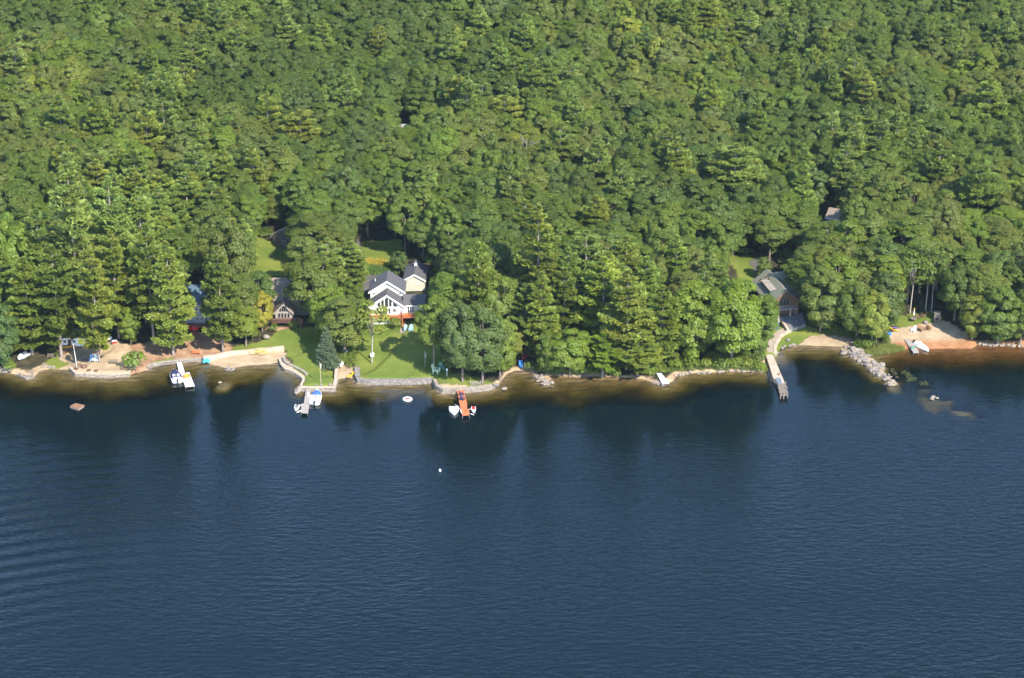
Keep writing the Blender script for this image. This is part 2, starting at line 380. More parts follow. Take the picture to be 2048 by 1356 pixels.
calm = N('ShaderNodeMapRange'); L(noise(mapped((.35, 1, 1)), .035, 2.), calm.inputs[0]); calm.inputs[1].default_value = .3; calm.inputs[2].default_value = .7; calm.inputs[3].default_value = .55; calm.inputs[4].default_value = 1.15
wk = N('ShaderNodeTexWave', wave_type='RINGS', rings_direction='SPHERICAL'); wk.inputs['Scale'].default_value = .075; wk.inputs['Distortion'].default_value = 3.; wk.inputs['Detail'].default_value = 2; wk.inputs['Detail Scale'].default_value = .05
mp = N('ShaderNodeMapping'); mp.inputs['Location'].default_value = tuple(-WK for WK in (-56., 262., 0.)); L(tc.outputs['Object'], mp.inputs[0]); L(mp.outputs[0], wk.inputs['Vector'])
gm = N('ShaderNodeVectorMath', operation='DISTANCE'); L(tc.outputs['Object'], gm.inputs[0]); gm.inputs[1].default_value = (-105, 372, 0)
wf = N('ShaderNodeMapRange'); wf.interpolation_type = 'SMOOTHSTEP'; L(gm.outputs['Value'], wf.inputs[0]); wf.inputs[1].default_value = 10; wf.inputs[2].default_value = 52; wf.inputs[3].default_value = .7; wf.inputs[4].default_value = 0.
op = N('ShaderNodeAttribute', attribute_name='open')
hgt = mth('ADD', mth('MULTIPLY', mth('ADD', w1, mth('MULTIPLY', w2, .22)), mth('MULTIPLY', calm.outputs[0], op.outputs['Fac'])), mth('MULTIPLY', wk.outputs['Fac'], wf.outputs[0]))
bu = N('ShaderNodeBump'); bu.inputs['Strength'].default_value = 1.; bu.inputs['Distance'].default_value = .21; L(hgt, bu.inputs['Height'])
gl = N('ShaderNodeBsdfGlossy'); gl.inputs['Roughness'].default_value = .06; L(bu.outputs[0], gl.inputs['Normal'])
tr = N('ShaderNodeBsdfTransparent'); fr = N('ShaderNodeFresnel'); fr.inputs['IOR'].default_value = 1.34; L(bu.outputs[0], fr.inputs['Normal'])
dp = N('ShaderNodeAttribute', attribute_name='deep'); df = N('ShaderNodeBsdfDiffuse'); df.inputs['Color'].default_value = (.0008, .0052, .0074, 1)
body = N('ShaderNodeMixShader'); L(dp.outputs['Fac'], body.inputs[0]); L(tr.outputs[0], body.inputs[1]); L(df.outputs[0], body.inputs[2])
mx = N('ShaderNodeMixShader'); L(fr.outputs[0], mx.inputs[0]); L(body.outputs[0], mx.inputs[1]); L(gl.outputs[0], mx.inputs[2]); L(mx.outputs[0], out.inputs[0])
va = N('ShaderNodeVolumeAbsorption'); va.inputs['Color'].default_value = (.61, .60, .16, 1); va.inputs['Density'].default_value = 1.2; L(va.outputs[0], out.inputs['Volume'])
M['water'] = m
ww = np.concatenate([np.arange(20, 225, 12.), ys[(ys < 640)][::2]]); wx = np.concatenate([[-600., -500.], xs[::3], [500., 600.]])
GX, GY = np.meshgrid(wx, ww); gd = height(GX, GY); n1, n2 = GX.shape; ix = np.arange(n1 * n2).reshape(n1, n2)
deep = sstep(1.0, 3.2, -gd); gq = shore_query(GX, GY)[0]; open_ = .12 + .88 * sstep(3, 60, -gq)
ring = np.concatenate([ix[0, :], ix[1:, -1], ix[-1, -2::-1], ix[-2:0:-1, 0]]); nr = len(ring)
top = np.stack([GX, GY, np.zeros_like(GX)], -1).reshape(-1, 3); low = top[ring].copy(); low[:, 2] = -12
qf = np.stack([ix[:-1, :-1], ix[:-1, 1:], ix[1:, 1:], ix[1:, :-1]], -1).reshape(-1, 4).tolist(); base_ = n1 * n2
sf = [(int(ring[k]), base_ + k, base_ + (k + 1) % nr, int(ring[(k + 1) % nr])) for k in range(nr)]
me = bpy.data.meshes.new('lake'); me.from_pydata(np.concatenate([top, low]).tolist(), [], qf + sf + [tuple(range(base_, base_ + nr))[::-1]])
at = me.attributes.new('deep', 'FLOAT', 'POINT'); at.data.foreach_set('value', np.concatenate([deep.ravel(), np.ones(nr)]).astype(np.float32))
at = me.attributes.new('open', 'FLOAT', 'POINT'); at.data.foreach_set('value', np.concatenate([open_.ravel(), np.ones(nr)]).astype(np.float32))
me.materials.append(M['water']); o = bpy.data.objects.new('lake', me); COL.objects.link(o); o['kind'] = 'structure'

# ---------------------------------------------------------------- light
SUN_AZ = R(34); SUN_EL = R(42)
w = bpy.data.worlds.new('World'); SC.world = w; w.use_nodes = True; nt = w.node_tree
bg = nt.nodes['Background']; sk = nt.nodes.new('ShaderNodeTexSky'); sk.sky_type = 'NISHITA'; sk.sun_disc = False
sk.sun_elevation = SUN_EL; sk.sun_rotation = math.pi - SUN_AZ; sk.air_density = 1.; sk.dust_density = .25; sk.ozone_density = 3.4; sk.altitude = 200
nt.links.new(sk.outputs[0], bg.inputs[0]); bg.inputs[1].default_value = .15
sl = bpy.data.lights.new('sun', 'SUN'); sl.energy = 3.5; sl.angle = R(.5); sl.color = (1., .93, .80)
so = bpy.data.objects.new('sun', sl); COL.objects.link(so)
sd = Vector((math.sin(SUN_AZ) * math.cos(SUN_EL), -math.cos(SUN_AZ) * math.cos(SUN_EL), math.sin(SUN_EL)))
so.rotation_euler = (-sd).to_track_quat('-Z', 'Y').to_euler(); so.location = sd * 300
vs = SC.view_settings; vs.view_transform = 'Standard'; vs.look = 'None'; vs.exposure = 1.68; vs.gamma = 1.
hb = bpy.data.materials.new('haze_air'); hb.use_nodes = True; nt = hb.node_tree; nt.nodes.clear()
ho = nt.nodes.new('ShaderNodeOutputMaterial'); hv = nt.nodes.new('ShaderNodeVolumePrincipled'); hv.inputs['Color'].default_value = (.66, .84, 1., 1); hv.inputs['Density'].default_value = HAZE; hv.inputs['Anisotropy'].default_value = .2; nt.links.new(hv.outputs[0], ho.inputs['Volume'])
M['haze'] = hb; o = part('haze', MB().box((0, 540, 105), (1500, 1180, 244)), 'haze'); o['kind'] = 'stuff'
SC.cycles.use_adaptive_sampling = False; SC.cycles.use_denoising = True; SC.cycles.denoiser = 'OPENIMAGEDENOISE'; SC.cycles.denoising_prefilter = 'FAST'; SC.cycles.max_bounces = 6; SC.cycles.diffuse_bounces = 2; SC.cycles.glossy_bounces = 2; SC.cycles.transmission_bounces = 4; SC.cycles.volume_bounces = 0; SC.cycles.transparent_max_bounces = 6
SC.cycles.sample_clamp_indirect = 4.
# ================================================================ vegetation
def quadmesh(name, C, U, V, tint, mat):
    """C centres, U and V half axes (n,3); tint (n,3); diamonds"""
    n = len(C)
    P = np.empty((n, 4, 3)); P[:, 0] = C - U; P[:, 1] = C - V; P[:, 2] = C + U; P[:, 3] = C + V
    me = bpy.data.meshes.new(name); me.vertices.add(n * 4); me.vertices.foreach_set('co', P.astype(np.float32).ravel())
    me.loops.add(n * 4); me.loops.foreach_set('vertex_index', np.arange(n * 4, dtype=np.int32)); me.polygons.add(n)
    me.polygons.foreach_set('loop_start', np.arange(0, n * 4, 4, dtype=np.int32)); me.polygons.foreach_set('loop_total', np.full(n, 4, np.int32))
    me.update(calc_edges=True)
    ca = me.color_attributes.new('tint', 'FLOAT_COLOR', 'POINT')
    t = np.ones((n, 4, 4), np.float32); t[:, :, :3] = tint[:, None, :]; ca.data.foreach_set('color', t.ravel())
    me.materials.append(mat); return me
def unit(a): return a / np.maximum(np.linalg.norm(a, axis=-1, keepdims=True), 1e-6)
def rdir(n, g): return unit(g.normal(size=(n, 3)))

def leaf_crown(seed, nb=46, per=310, Rr=4.4, Rz=4.6, zc=11., br=(.9, 1.75), leaf=.168, low=-.55, gap=1.0, dens_in=.25):
    """broadleaf crown: many leaf-sized faces grouped into uneven boughs"""
    g = np.random.default_rng(seed); Cs, Us, Vs, Ts = [], [], [], []; cents = []
    lob = [(g.uniform(0, 2 * math.pi), g.uniform(.1, 1.), g.uniform(.75, 1.15)) for _ in range(7)]
    tries = 0
    while len(cents) < nb and tries < 4000:
        tries += 1
        d = rdir(1, g)[0]
        if d[2] < low: continue
        az = math.atan2(d[1], d[0]); k = 1 + .22 * sum(math.cos(az - a) * w_ for a, w_, _ in lob) / 2.5
        rr = g.uniform(.45, .92) if g.random() < dens_in else g.uniform(.74, .95)
        c = np.array([d[0] * Rr * k * rr, d[1] * Rr * k * rr, zc + d[2] * Rz * rr])
        if any(np.linalg.norm(c - e[0]) < (.62 * gap) * (e[1]) for e in cents): continue
        cents.append((c, g.uniform(*br) * (1 - .25 * max(d[2], 0))))
    for c, r in cents:
        n = int(per * (r / 1.3) ** 2)
        d = rdir(n, g); d[:, 2] = np.where(d[:, 2] < -.35, -d[:, 2], d[:, 2])
        s = g.uniform(.55, 1.08, (n, 1)) ** .6
        p = c + d * r * s * np.array([1, 1, .78])
        out_ = unit(p - np.array([0, 0, zc - Rz * .4]))
        nor = unit(d * .6 + out_ * .5 + rdir(n, g) * .5 + np.array([0, 0, .25]))
        u = unit(np.cross(nor, rdir(n, g))); v = np.cross(nor, u)
        L_ = leaf * g.uniform(.6, 1.45, (n, 1))
        Cs.append(p); Us.append(u * L_ * 1.15); Vs.append(v * L_ * .72)
        hue = g.uniform(-.06, .06); val = g.uniform(.90, 1.10)
        t = np.stack([np.full(n, val * (1 + hue)), np.full(n, val), np.full(n, val * (1 - hue))], -1) * g.uniform(.86, 1.14, (n, 1)); Ts.append(t)
    return quadmesh('leaf_crown', np.concatenate(Cs), np.concatenate(Us), np.concatenate(Vs), np.concatenate(Ts), M['leaf']), [c for c, _ in cents]

def leaf_trunk(cents, seed, zc=11., r0=.26, fork=.45, lean=.6):
    g = random.Random(seed); mb = MB()
    top = Vector((g.uniform(-lean, lean), g.uniform(-lean, lean), zc + .8)); mid = Vector((top.x * .3, top.y * .2, zc * .5))
    mb.tube([(0, 0, -.6), (0, 0, .3), mid, top], [r0 * 1.35, r0, r0 * .75, r0 * .3], 7)
    for c in g.sample(cents, min(10, len(cents))):
        z = zc * g.uniform(fork, .8); s = Vector((0, 0, z)).lerp(Vector((top.x * z / zc, top.y * z / zc, z)), .7); e = Vector(c)
        mb.tube([s, s.lerp(e, .5) + Vector((0, 0, .5)), e], [r0 * .38, r0 * .25, r0 * .08], 5)
    return mb

def pine_crown(seed, Hh=22., Rmax=3.9, base=.26, levels=17, per=5, tuft=34, droop=.1, cone=.75, blade=(.34, .085), spread=.36, up=.18, thin=0.):
    """conifer: whorls of near-level boughs, each a flat fan of needle sprays"""
    g = np.random.default_rng(seed); Cs, Us, Vs, Ts = [], [], [], []; limbs = []
    for i in range(levels):
        t = i / (levels - 1); z0 = Hh * (base + (1 - base) * (t ** .95) * .985)
        prof = (1 - t) ** cone * min(1., .62 + t * 1.6) + .035
        nb = per if t < .85 else 4
        a0 = g.uniform(0, 6.28)
        for b_ in range(nb):
            if g.random() < thin * (1 - t): continue
            a = a0 + 2 * math.pi * b_ / nb + g.normal() * .25; Lb = Rmax * prof * g.uniform(.62, 1.18)
            z = z0 + g.normal() * Hh * .012
            rise = g.uniform(.02, .30) * (1 + t * 1.4) if droop < .3 else g.uniform(-.25, .05)
            dirv = np.array([math.cos(a), math.sin(a), 0.]); lat = np.array([-math.sin(a), math.cos(a), 0.])
            e = np.array([0, 0, z]) + dirv * Lb + np.array([0, 0, Lb * (rise - droop)])
            limbs.append((z, e))
            n = max(8, int(tuft * (Lb / Rmax + .25)))
            s = g.uniform(.22, 1.04, n) ** .75
            wv = (g.uniform(-1, 1, n)) * spread * Lb * np.sqrt(np.clip(s * (1.25 - s) * 2.2, .05, 1)) 
            zz = Lb * (rise * s - droop * s * s) + g.normal(size=n) * .06 * (1 + Lb * .15)
            p = np.array([0, 0, z]) + dirv * (s * Lb)[:, None] + lat * wv[:, None]; p[:, 2] += zz
            val = g.uniform(.8, 1.2); hue = g.uniform(-.07, .07)
            for k in range(5):
                ax = unit(dirv * g.uniform(.0, 1.2, (n, 1)) + lat * (np.sign(wv) * g.uniform(0, 1.1, n))[:, None] + rdir(n, g) * .55 + np.array([0, 0, up]))
                wd = unit(np.cross(ax, rdir(n, g) * .6 + np.array([0, 0, 1.])))
                L_ = blade[0] * g.uniform(.7, 1.35, (n, 1))
                Cs.append(p + ax * L_ * .7 + rdir(n, g) * .12); Us.append(ax * L_); Vs.append(wd * blade[1] * g.uniform(.8, 1.6, (n, 1)) * 1.6)
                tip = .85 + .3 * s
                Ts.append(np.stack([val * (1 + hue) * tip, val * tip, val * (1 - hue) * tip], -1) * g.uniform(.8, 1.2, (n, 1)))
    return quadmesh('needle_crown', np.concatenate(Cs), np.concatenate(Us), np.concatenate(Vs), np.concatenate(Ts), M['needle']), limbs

def pine_trunk(limbs, Hh, seed, r0=.30, bare=.0):
    g = random.Random(seed); mb = MB()
    mb.tube([(0, 0, -.8), (0, 0, .25), (g.uniform(-.1, .1), 0, Hh * .5), (0, 0, Hh * .98)], [r0 * 1.3, r0, r0 * .68, .03], 7)
    for z, e in limbs[::2]:
        mb.tube([(0, 0, z), e], [.055, .02], 4, False)
    for i in range(6):
        a = g.uniform(0, 6.28); z = Hh * g.uniform(.12, .28); mb.tube([(0, 0, z), (math.cos(a) * 1.2, math.sin(a) * 1.2, z + .1)], [.03, .01], 4, False)
    return mb

TONE = {'dark green': (0.084, 0.121, 0.018), 'mid green': (0.110, 0.156, 0.020), 'olive green': (0.128, 0.156, 0.026), 'yellow-green': (0.177, 0.208, 0.026), 'blue-green': (0.094, 0.136, 0.026),
        'bright green': (0.136, 0.190, 0.021), 'golden yellow': (0.270, 0.244, 0.028), 'grey-green': (0.086, 0.134, 0.030), 'brownish olive': (0.130, 0.155, 0.028),
        'pale green': (0.164, 0.217, 0.044), 'yellowish green': (0.182, 0.219, 0.033), 'deep green': (0.139, 0.186, 0.032), 'silvery blue': (0.107, 0.152, 0.085)}
PROTO = {}
def reg(kind, crown, trunk, h, r): PROTO.setdefault(kind, []).append((crown, trunk, h, r))
for i in range(7):
    rr = [4.4, 4.0, 4.8, 3.6, 4.5, 4.2, 4.0][i]; rz = [6.0, 6.6, 5.6, 6.8, 6.2, 5.8, 6.2][i]; zc = 15.8 - rz
    cm, ce = leaf_crown(20 + i, nb=[56, 60, 66, 54, 74, 48, 80][i], Rr=rr - .8, Rz=rz - .7, zc=zc, br=[(.9, 1.7), (.8, 1.5), (.8, 1.6), (.85, 1.6), (.65, 1.25), (1., 1.9), (.6, 1.2)][i], low=[-.75, -.85, -.7, -.9, -.8, -.75, -.8][i])
    reg('oak', cm, leaf_trunk(ce, 30 + i, zc).mesh('trunk', 'bark', True), 15.8, rr)
for i in range(4):
    zc = 7.4; cm, ce = leaf_crown(40 + i, nb=[84, 70, 96, 76][i], per=300, Rr=[3.7, 4.1, 3.5, 3.9][i], Rz=[6.2, 6.0, 6.4, 6.0][i], zc=zc, br=[(.8, 1.5), (.9, 1.7), (.65, 1.25), (.8, 1.6)][i], low=-.97)
    reg('maple', cm, leaf_trunk(ce, 50 + i, zc, .24, .3).mesh('trunk', 'bark', True), 14.2, [4.3, 4.7, 4.0, 4.5][i])
for i in range(2):
    cm, ce = leaf_crown(60 + i, nb=34, per=85, Rr=2.5, Rz=5.2, zc=10.8, br=(.7, 1.3), low=-.8, leaf=.2)
    reg('birch', cm, leaf_trunk(ce, 70 + i, 10.8, .115, .5, .5).mesh('trunk', 'birch', True), 16., 3.1)
for i in range(6):
    Hh = 22.; 
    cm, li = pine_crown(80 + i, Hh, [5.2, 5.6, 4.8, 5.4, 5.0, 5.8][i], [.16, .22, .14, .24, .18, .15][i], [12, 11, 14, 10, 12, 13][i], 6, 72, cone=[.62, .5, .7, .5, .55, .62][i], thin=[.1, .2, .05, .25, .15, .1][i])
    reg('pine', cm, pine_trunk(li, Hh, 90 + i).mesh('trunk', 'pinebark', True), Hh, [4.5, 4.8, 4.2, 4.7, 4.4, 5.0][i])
cm, li = pine_crown(110, 9., 2.6, .03, 22, 9, 26, droop=.42, cone=.95, blade=(.17, .06), spread=.26, up=.12)
reg('spruce', cm, pine_trunk(li, 9., 111, .15).mesh('trunk', 'bark', True), 9., 2.0)
for i in range(3):
    cm, ce = leaf_crown(120 + i, nb=20, per=120, Rr=1.25, Rz=1.1, zc=1.1, br=(.45, .8), leaf=.15, low=-.35)
    reg('shrub', cm, leaf_trunk(ce, 130 + i, 1., .05, .1, .2).mesh('stem', 'bark', True), 2.4, 1.7)

PARTN = {'maple': ('crown', 'trunk'), 'oak': ('crown', 'trunk'), 'birch': ('crown', 'trunk'), 'pine': ('crown', 'trunk'), 'spruce': ('crown', 'trunk'), 'shrub': ('foliage', 'stem')}
TNAME = {'maple': ('broadleaf_tree', 'tree'), 'oak': ('broadleaf_tree', 'tree'), 'birch': ('birch_tree', 'tree'), 'pine': ('pine_tree', 'tree'), 'spruce': ('spruce_tree', 'tree'), 'shrub': ('shrub', 'shrub')}
PLANTED = []   # x, y, radius
def plant(kind, p, h, r, tone, label, group=None, var=None, bark=None):
    lst = PROTO[kind]; i = random.randrange(len(lst)) if var is None else var
    cm, tm, ph, pr = lst[i]
    root = thing(TNAME[kind][0], label, TNAME[kind][1], p, random.uniform(0, 6.28), group)
    q_ = random.uniform(.86, 1.14); root.scale = (r / pr * q_, r / pr / q_, h / ph)
    a, b_ = PARTN[kind]
    c = bpy.data.objects.new(a, cm); COL.objects.link(c); c.parent = root; t = TONE[tone]; j = random.uniform(.9, 1.1); c['tone'] = (t[0] * j * random.uniform(.94, 1.06), t[1] * j, t[2] * j * random.uniform(.9, 1.1))
    k = bpy.data.objects.new(b_, tm); COL.objects.link(k); k.parent = root
    PLANTED.append((p[0], p[1], r))
    return root
def mpp(p):
    """photo pixels per metre at a point"""
    dep = p[1] * cp - (p[2] - H) * sp
    return F / dep
def plant_px(kind, bx, by, top, hw, tone, label, group=None, var=None):
    p = G(bx, by); k = mpp(p); return plant(kind, p, (by - top) / (k * cp), hw / k, tone, label, group, var)

# ---- trees one can single out near the shore: kind, base x, base y, top y, half width, tone, label
NEAR = [
 ('pine',64,708,520,50,'deep green','wide pine at the left end of the tan beach behind the beached white dinghy'),
 ('pine',123,714,500,47,'deep green','tall pine with its bare trunk standing in front of the low white cottage'),
 ('pine',199,725,508,46,'yellowish green','yellowish tall pine rising from the tan beach beside the slatted benches'),
 ('oak',8,742,600,40,'grey-green','sparse grey-green tree leaning at the left frame edge above pale rocks'),
 ('oak',-12,700,560,44,'mid green','bushy green tree cut by the left frame edge'),
 ('pine',238,676,470,38,'yellowish green','pine with yellowish boughs behind the bright green saplings of the left beach'),
 ('oak',262,690,612,24,'bright green','bright green sapling at the top edge of the tan beach'),
 ('pine',308,688,462,44,'deep green','dark trunked pine standing left of the twin trunk pine above the low wall'),
 ('pine',347,711,490,40,'yellowish green','twin trunk pine above the shore end of the white dock'),
 ('pine',446,704,500,42,'deep green','tall pine with a long bare trunk at the left end of the pale beach wall'),
 ('pine',330,672,530,34,'deep green','pine in the shade left of the blue house'),
 ('pine',160,640,322,52,'pale green','tallest pale pine of the left stand, its top above all its neighbours'),
 ('pine',236,618,372,50,'pale green','pale pine right of the tallest pine in the left stand'),
 ('pine',292,604,392,46,'pale green','pale pine between the left stand and the dark gap in the trees'),
 ('pine',92,640,430,48,'pale green','pale pine left of and lower than the tallest pine of the left stand'),
 ('oak',32,640,420,52,'bright green','rounded bright green tree near the left frame edge above the pines'),
 ('pine',15,664,500,50,'deep green','deep green pine at the left frame edge behind the shore trees'),
 ('oak',425,560,400,48,'olive green','olive broad tree right of the dark gap behind the blue house'),
 ('oak',462,640,430,50,'olive green','large olive tree between the blue house and the brown roofed lodge'),
 ('pine',492,566,444,30,'pale green','pale pointed pine standing behind the large olive tree'),
 ('pine',444,640,500,36,'deep green','thick pine hiding the right half of the blue house'),
 ('oak',525,664,580,24,'golden yellow','golden yellow tree at the left corner of the brown roofed lodge'),
 ('oak',492,692,610,34,'yellow-green','yellow-green tree between the long bare trunk pine and the golden tree'),
 ('shrub',505,682,655,18,'bright green','round bright green bush beside the boulder on the lodge lawn'),
 ('shrub',548,664,646,11,'mid green','small round bush below the dark lodge deck'),
 ('oak',628,640,500,56,'olive green','broad olive oak covering the right half of the brown lodge roof'),
 ('oak',672,560,446,52,'brownish olive','large brownish olive oak left of the asphalt driveway'),
 ('pine',706,590,486,34,'pale green','pale blue-green pine left of the main white gabled house'),
 ('oak',612,600,470,44,'olive green','olive oak behind the brown lodge and in front of the dark garage'),
 ('oak',660,680,566,40,'bright green','full green maple on the lodge lawn behind the blue spruce'),
 ('oak',690,690,590,36,'mid green','green maple between the blue spruce and the main house lawn'),
 ('shrub',588,655,640,13,'bright green','light green bush right of the dark lodge deck'),
 ('spruce',655,735,655,20,'silvery blue','conical silvery blue spruce on the lawn tip beside the flagpole'),
 ('birch',744,727,600,42,'yellow-green','loose airy birch on the main lawn in front of the white house'),
 ('oak',868,741,582,40,'mid green','maple with a pale straight trunk at the right edge of the main lawn'),
 ('shrub',790,660,634,16,'yellow-green','rounded yellow-green bush under the red deck'),
 ('oak',925,764,592,44,'grey-green','grey-green bushy tree behind the stone landing of the red dock'),
 ('oak',965,768,600,46,'grey-green','largest grey-green tree on the bank right of the red dock'),
 ('oak',1000,762,624,36,'bright green','bright green leafy tree overhanging the water left of the small sand cove'),
 ('oak',900,735,640,30,'dark green','dark tree behind the white lawn chair'),
 ('oak',1018,738,640,26,'yellow-green','yellow-green tree above the small sand cove with the blue chairs'),
 ('pine',958,690,494,46,'deep green','pine beside the bleached dead trunk behind the grey-green trees'),
 ('oak',1000,690,540,40,'bright green','bright green maple uphill of the small sand cove'),
 ('pine',1076,664,420,44,'yellowish green','tall narrow pine in the middle with tiers of yellowish boughs'),
 ('pine',1128,690,540,42,'deep green','pine left of the white boat stored among the trees'),
 ('pine',1170,640,468,46,'pale green','pale pine above the white boat stored among the trees'),
 ('pine',1205,700,520,50,'yellowish green','yellowish pine to the right of the white boat stored among the trees'),
 ('pine',1252,738,545,52,'yellowish green','broad yellowish shore pine left of the small pale ramp'),
 ('pine',1205,752,668,44,'bright green','low spreading pine with boughs over the water in the middle of the shore'),
 ('oak',1095,748,660,30,'mid green','leafy tree behind the short rock jetty'),
 ('oak',1140,750,652,42,'bright green','broad low maple on the shore right of the short rock jetty'),
 ('pine',1275,750,660,44,'yellowish green','low yellowish pine overhanging the shore beside the small pale ramp'),
 ('pine',1322,734,576,38,'yellowish green','narrow pine directly behind the small pale ramp'),
 ('oak',1384,728,556,52,'bright green','tall maple left of the largest shore maple'),
 ('oak',1462,732,548,66,'bright green','largest round maple of the shore left of the green roofed house'),
 ('oak',1512,708,585,40,'mid green','maple standing against the teal boathouse'),
 ('oak',1512,715,660,20,'dark green','dark bushy tree beside the curved path'),
 ('oak',1640,664,532,47,'olive green','round dense tree hiding the right wing of the green roofed house'),
 ('oak',1742,692,574,38,'yellow-green','yellow-green tree on the point between the two right beaches'),
 ('oak',1712,684,560,38,'mid green','leafy tree behind the root of the long boulder jetty'),
 ('oak',1768,660,540,36,'dark green','dark tree at the left corner of the reddish beach'),
 ('birch',1820,627,500,34,'mid green','white trunked birch at the left of the clearing behind the reddish beach'),
 ('birch',1851,622,478,36,'mid green','middle white trunked birch behind the reddish beach'),
 ('birch',1863,622,500,30,'dark green','white trunked birch just left of the grey stone fireplace'),
 ('oak',1944,680,586,30,'yellow-green','leafy tree at the right corner of the reddish beach'),
 ('oak',1995,690,570,42,'mid green','green tree behind the boulder row at the far right'),
 ('oak',2040,692,575,38,'bright green','bright green tree cut by the right frame edge above the boulder row'),
 ('oak',1908,640,520,38,'dark green','dark maple shading the right part of the reddish beach'),
 ('oak',1538,527,430,34,'mid green','tree with a pale straight trunk by the driveway of the green roofed house'),
 ('oak',1533,652,588,24,'mid green','leafy tree covering the left eave of the green roofed house'),
 ('oak',608,506,424,36,'dark green','dark oak covering the right side of the dark grey roofed garage'),
 ('oak',536,452,388,34,'olive green','olive tree rising behind the dark grey roofed garage'),
 ('shrub',272,742,700,26,'bright green','large bright bush overhanging the water between the two left beaches'),
 ('shrub',20,744,716,15,'bright green','small bright bush above the pale rocks at the left edge'),
 ('shrub',1668,668,648,11,'mid green','small bush at the back of the pale crescent beach'),
 ('oak',1525,560,512,16,'mid green','small dark tree at the driveway corner of the green roofed house'),
 ('oak',856,690,632,18,'mid green','small green tree screening the right end of the red deck'),
 ('oak',890,640,560,36,'mid green','maple right of the grey roofed side wing of the main house'),
 ('oak',798,545,500,18,'grey-green','small grey-green tree left of the cupola garage'),
 ('oak',700,640,560,32,'mid green','leafy tree hiding the left wall of the main house'),
]
for t in NEAR:
    if t[0] == 'oak' and 'trunk' not in t[6]: t = ('maple',) + t[1:]
    plant_px(*t)
for bx, by, top, hw, tone in [(1350,738,718,18,'bright green'),(1382,738,712,20,'mid green'),(1412,738,716,18,'yellow-green'),(1440,736,712,20,'mid green'),(1468,734,712,18,'bright green'),(1496,736,716,16,'yellow-green'),
    (1300,750,728,18,'bright green'),(1060,742,722,14,'mid green'),(1120,750,728,16,'mid green'),(1170,752,730,18,'bright green'),(1230,752,732,16,'bright green'),(1516,744,722,16,'bright green')]:
    plant_px('shrub', bx, by, top, hw, tone, 'waterside shrub in the low thicket between the short rock jetty and the long pier', 'shrubs of the waterside thicket')

# ---- the forest behind, laid out over the slope
KEEP = [(735,540,860,640,655),(796,528,856,582,600),(712,480,800,548,560),(708,480,726,572,600),(538,538,600,634,655),(540,448,585,492,520),(505,490,598,534,545),(1522,534,1602,618,650),(1484,516,1546,552,560),(1480,515,1512,556,566),
        (360,532,440,648,665),(1652,426,1678,437,456),(802,241,820,249,262),(1540,640,1612,662,670),(1785,620,1890,660,680),(118,676,178,700,705),(375,655,470,720,740)]
def blocked(px, py, top, hw):
    for x0, y0, x1, y1, yb in KEEP:
        if px + hw * .8 > x0 and px - hw * .8 < x1:
            if y0 - 6 < py < yb and px > x0 - 6 and px < x1 + 6: return True
            if py >= yb - 2 and top < y1 - 4 and py > y0: return True
    return False
DARK = [(760,430,38),(1500,500,14),(395,480,26),(848,195,14),(1222,200,26),(1880,235,34),(1775,130,24),(1640,395,44),(1570,500,40),(560,380,14),(870,470,20),(705,15,30),(1300,250,18),(1345,215,16),(1990,440,12)]   # canopy gaps that lie in shade
PINES_SEEN = [(205,205,40),(300,230,44),(395,250,44),(605,230,52),(540,200,34),(350,185,30),(580,40,40),(650,50,34),(850,150,40),(1140,130,30),(935,165,36),(1010,200,44),(1120,260,46),(1195,285,40),(985,270,26),(1465,300,60),(1970,170,50),(1575,110,28),
  (1620,100,30),(1440,95,30),(900,80,34),(1000,85,28),(1050,40,34),(1290,60,30),(1370,20,30),(1230,100,30),(960,20,30),(760,60,26),(700,150,30),(1150,200,28),(1950,330,44),(1870,300,40),(1190,400,50),(1050,410,46),(1130,480,44),(1250,480,40),(1020,330,28),
  (380,360,30),(130,200,40),(40,90,30),(820,100,26),(1700,250,30),(1420,170,34),(1510,210,30),(1350,130,30),(1640,60,26),(1560,30,24),(2010,250,30),(1240,340,36),(1330,290,30),(860,340,26),(740,300,24),(1290,520,40),(1350,480,36),(1460,450,34),(1600,330,30)]
cand = []
g = np.random.default_rng(5)
def yspan(y): return 215 + (y - 440) * .06
pts = []; cell = {}
def try_pt(x, y, dmin, extra=None):
    ci, cj = int(x // 4), int(y // 4)
    for a in range(ci - 3, ci + 4):
        for b_ in range(cj - 3, cj + 4):
            for (qx, qy, qd) in cell.get((a, b_), ()):
                if math.hypot(qx - x, qy - y) < .5 * (dmin + qd): return False
    cell.setdefault((ci, cj), []).append((x, y, dmin)); return True
for x, y, r in PLANTED: cell.setdefault((int(x // 4), int(y // 4)), []).append((x, y, r * 1.5))
forest = []
def add_tree(kind, p, h, r, forced=False):
    k = mpp(p); bx, by = proj(*p); top = by - h * k * cp; hw = r * k
    if bx < -140 or bx > 2190 or top > 1356 or by < -60: return False
    if blocked(bx, by, top, hw): return False
    for gx, gy, gr in DARK:
        if math.hypot(bx - gx, (by - gy - 25) * 1.3) < gr * .8: return False
    if not forced and not try_pt(p[0], p[1], r * (1.16 if kind == 'pine' else .90)): return False
    forest.append((kind, p, h, r, by)); return True
for tx, ty, hw in PINES_SEEN:
    p = G(tx, ty + 105); k = mpp(p); h = random.uniform(17, 21)
    p = G(tx, ty + h * k * cp); k = mpp(p); r = hw / k * .95
    if not inpoly(np.array([tx]), np.array([ty]), [(-1, -1), (-1, 0), (0, 0)])[0] and try_pt(p.x, p.y, r * 1.1): add_tree('pine', p, h, r, True)
gz = {}
N_TRY = 60000
XS = g.uniform(-1, 1, N_TRY); YS = g.uniform(446, 960, N_TRY)
DD, _, _ = shore_query(XS * yspan(YS), YS); ZZ = height(XS * yspan(YS), YS)
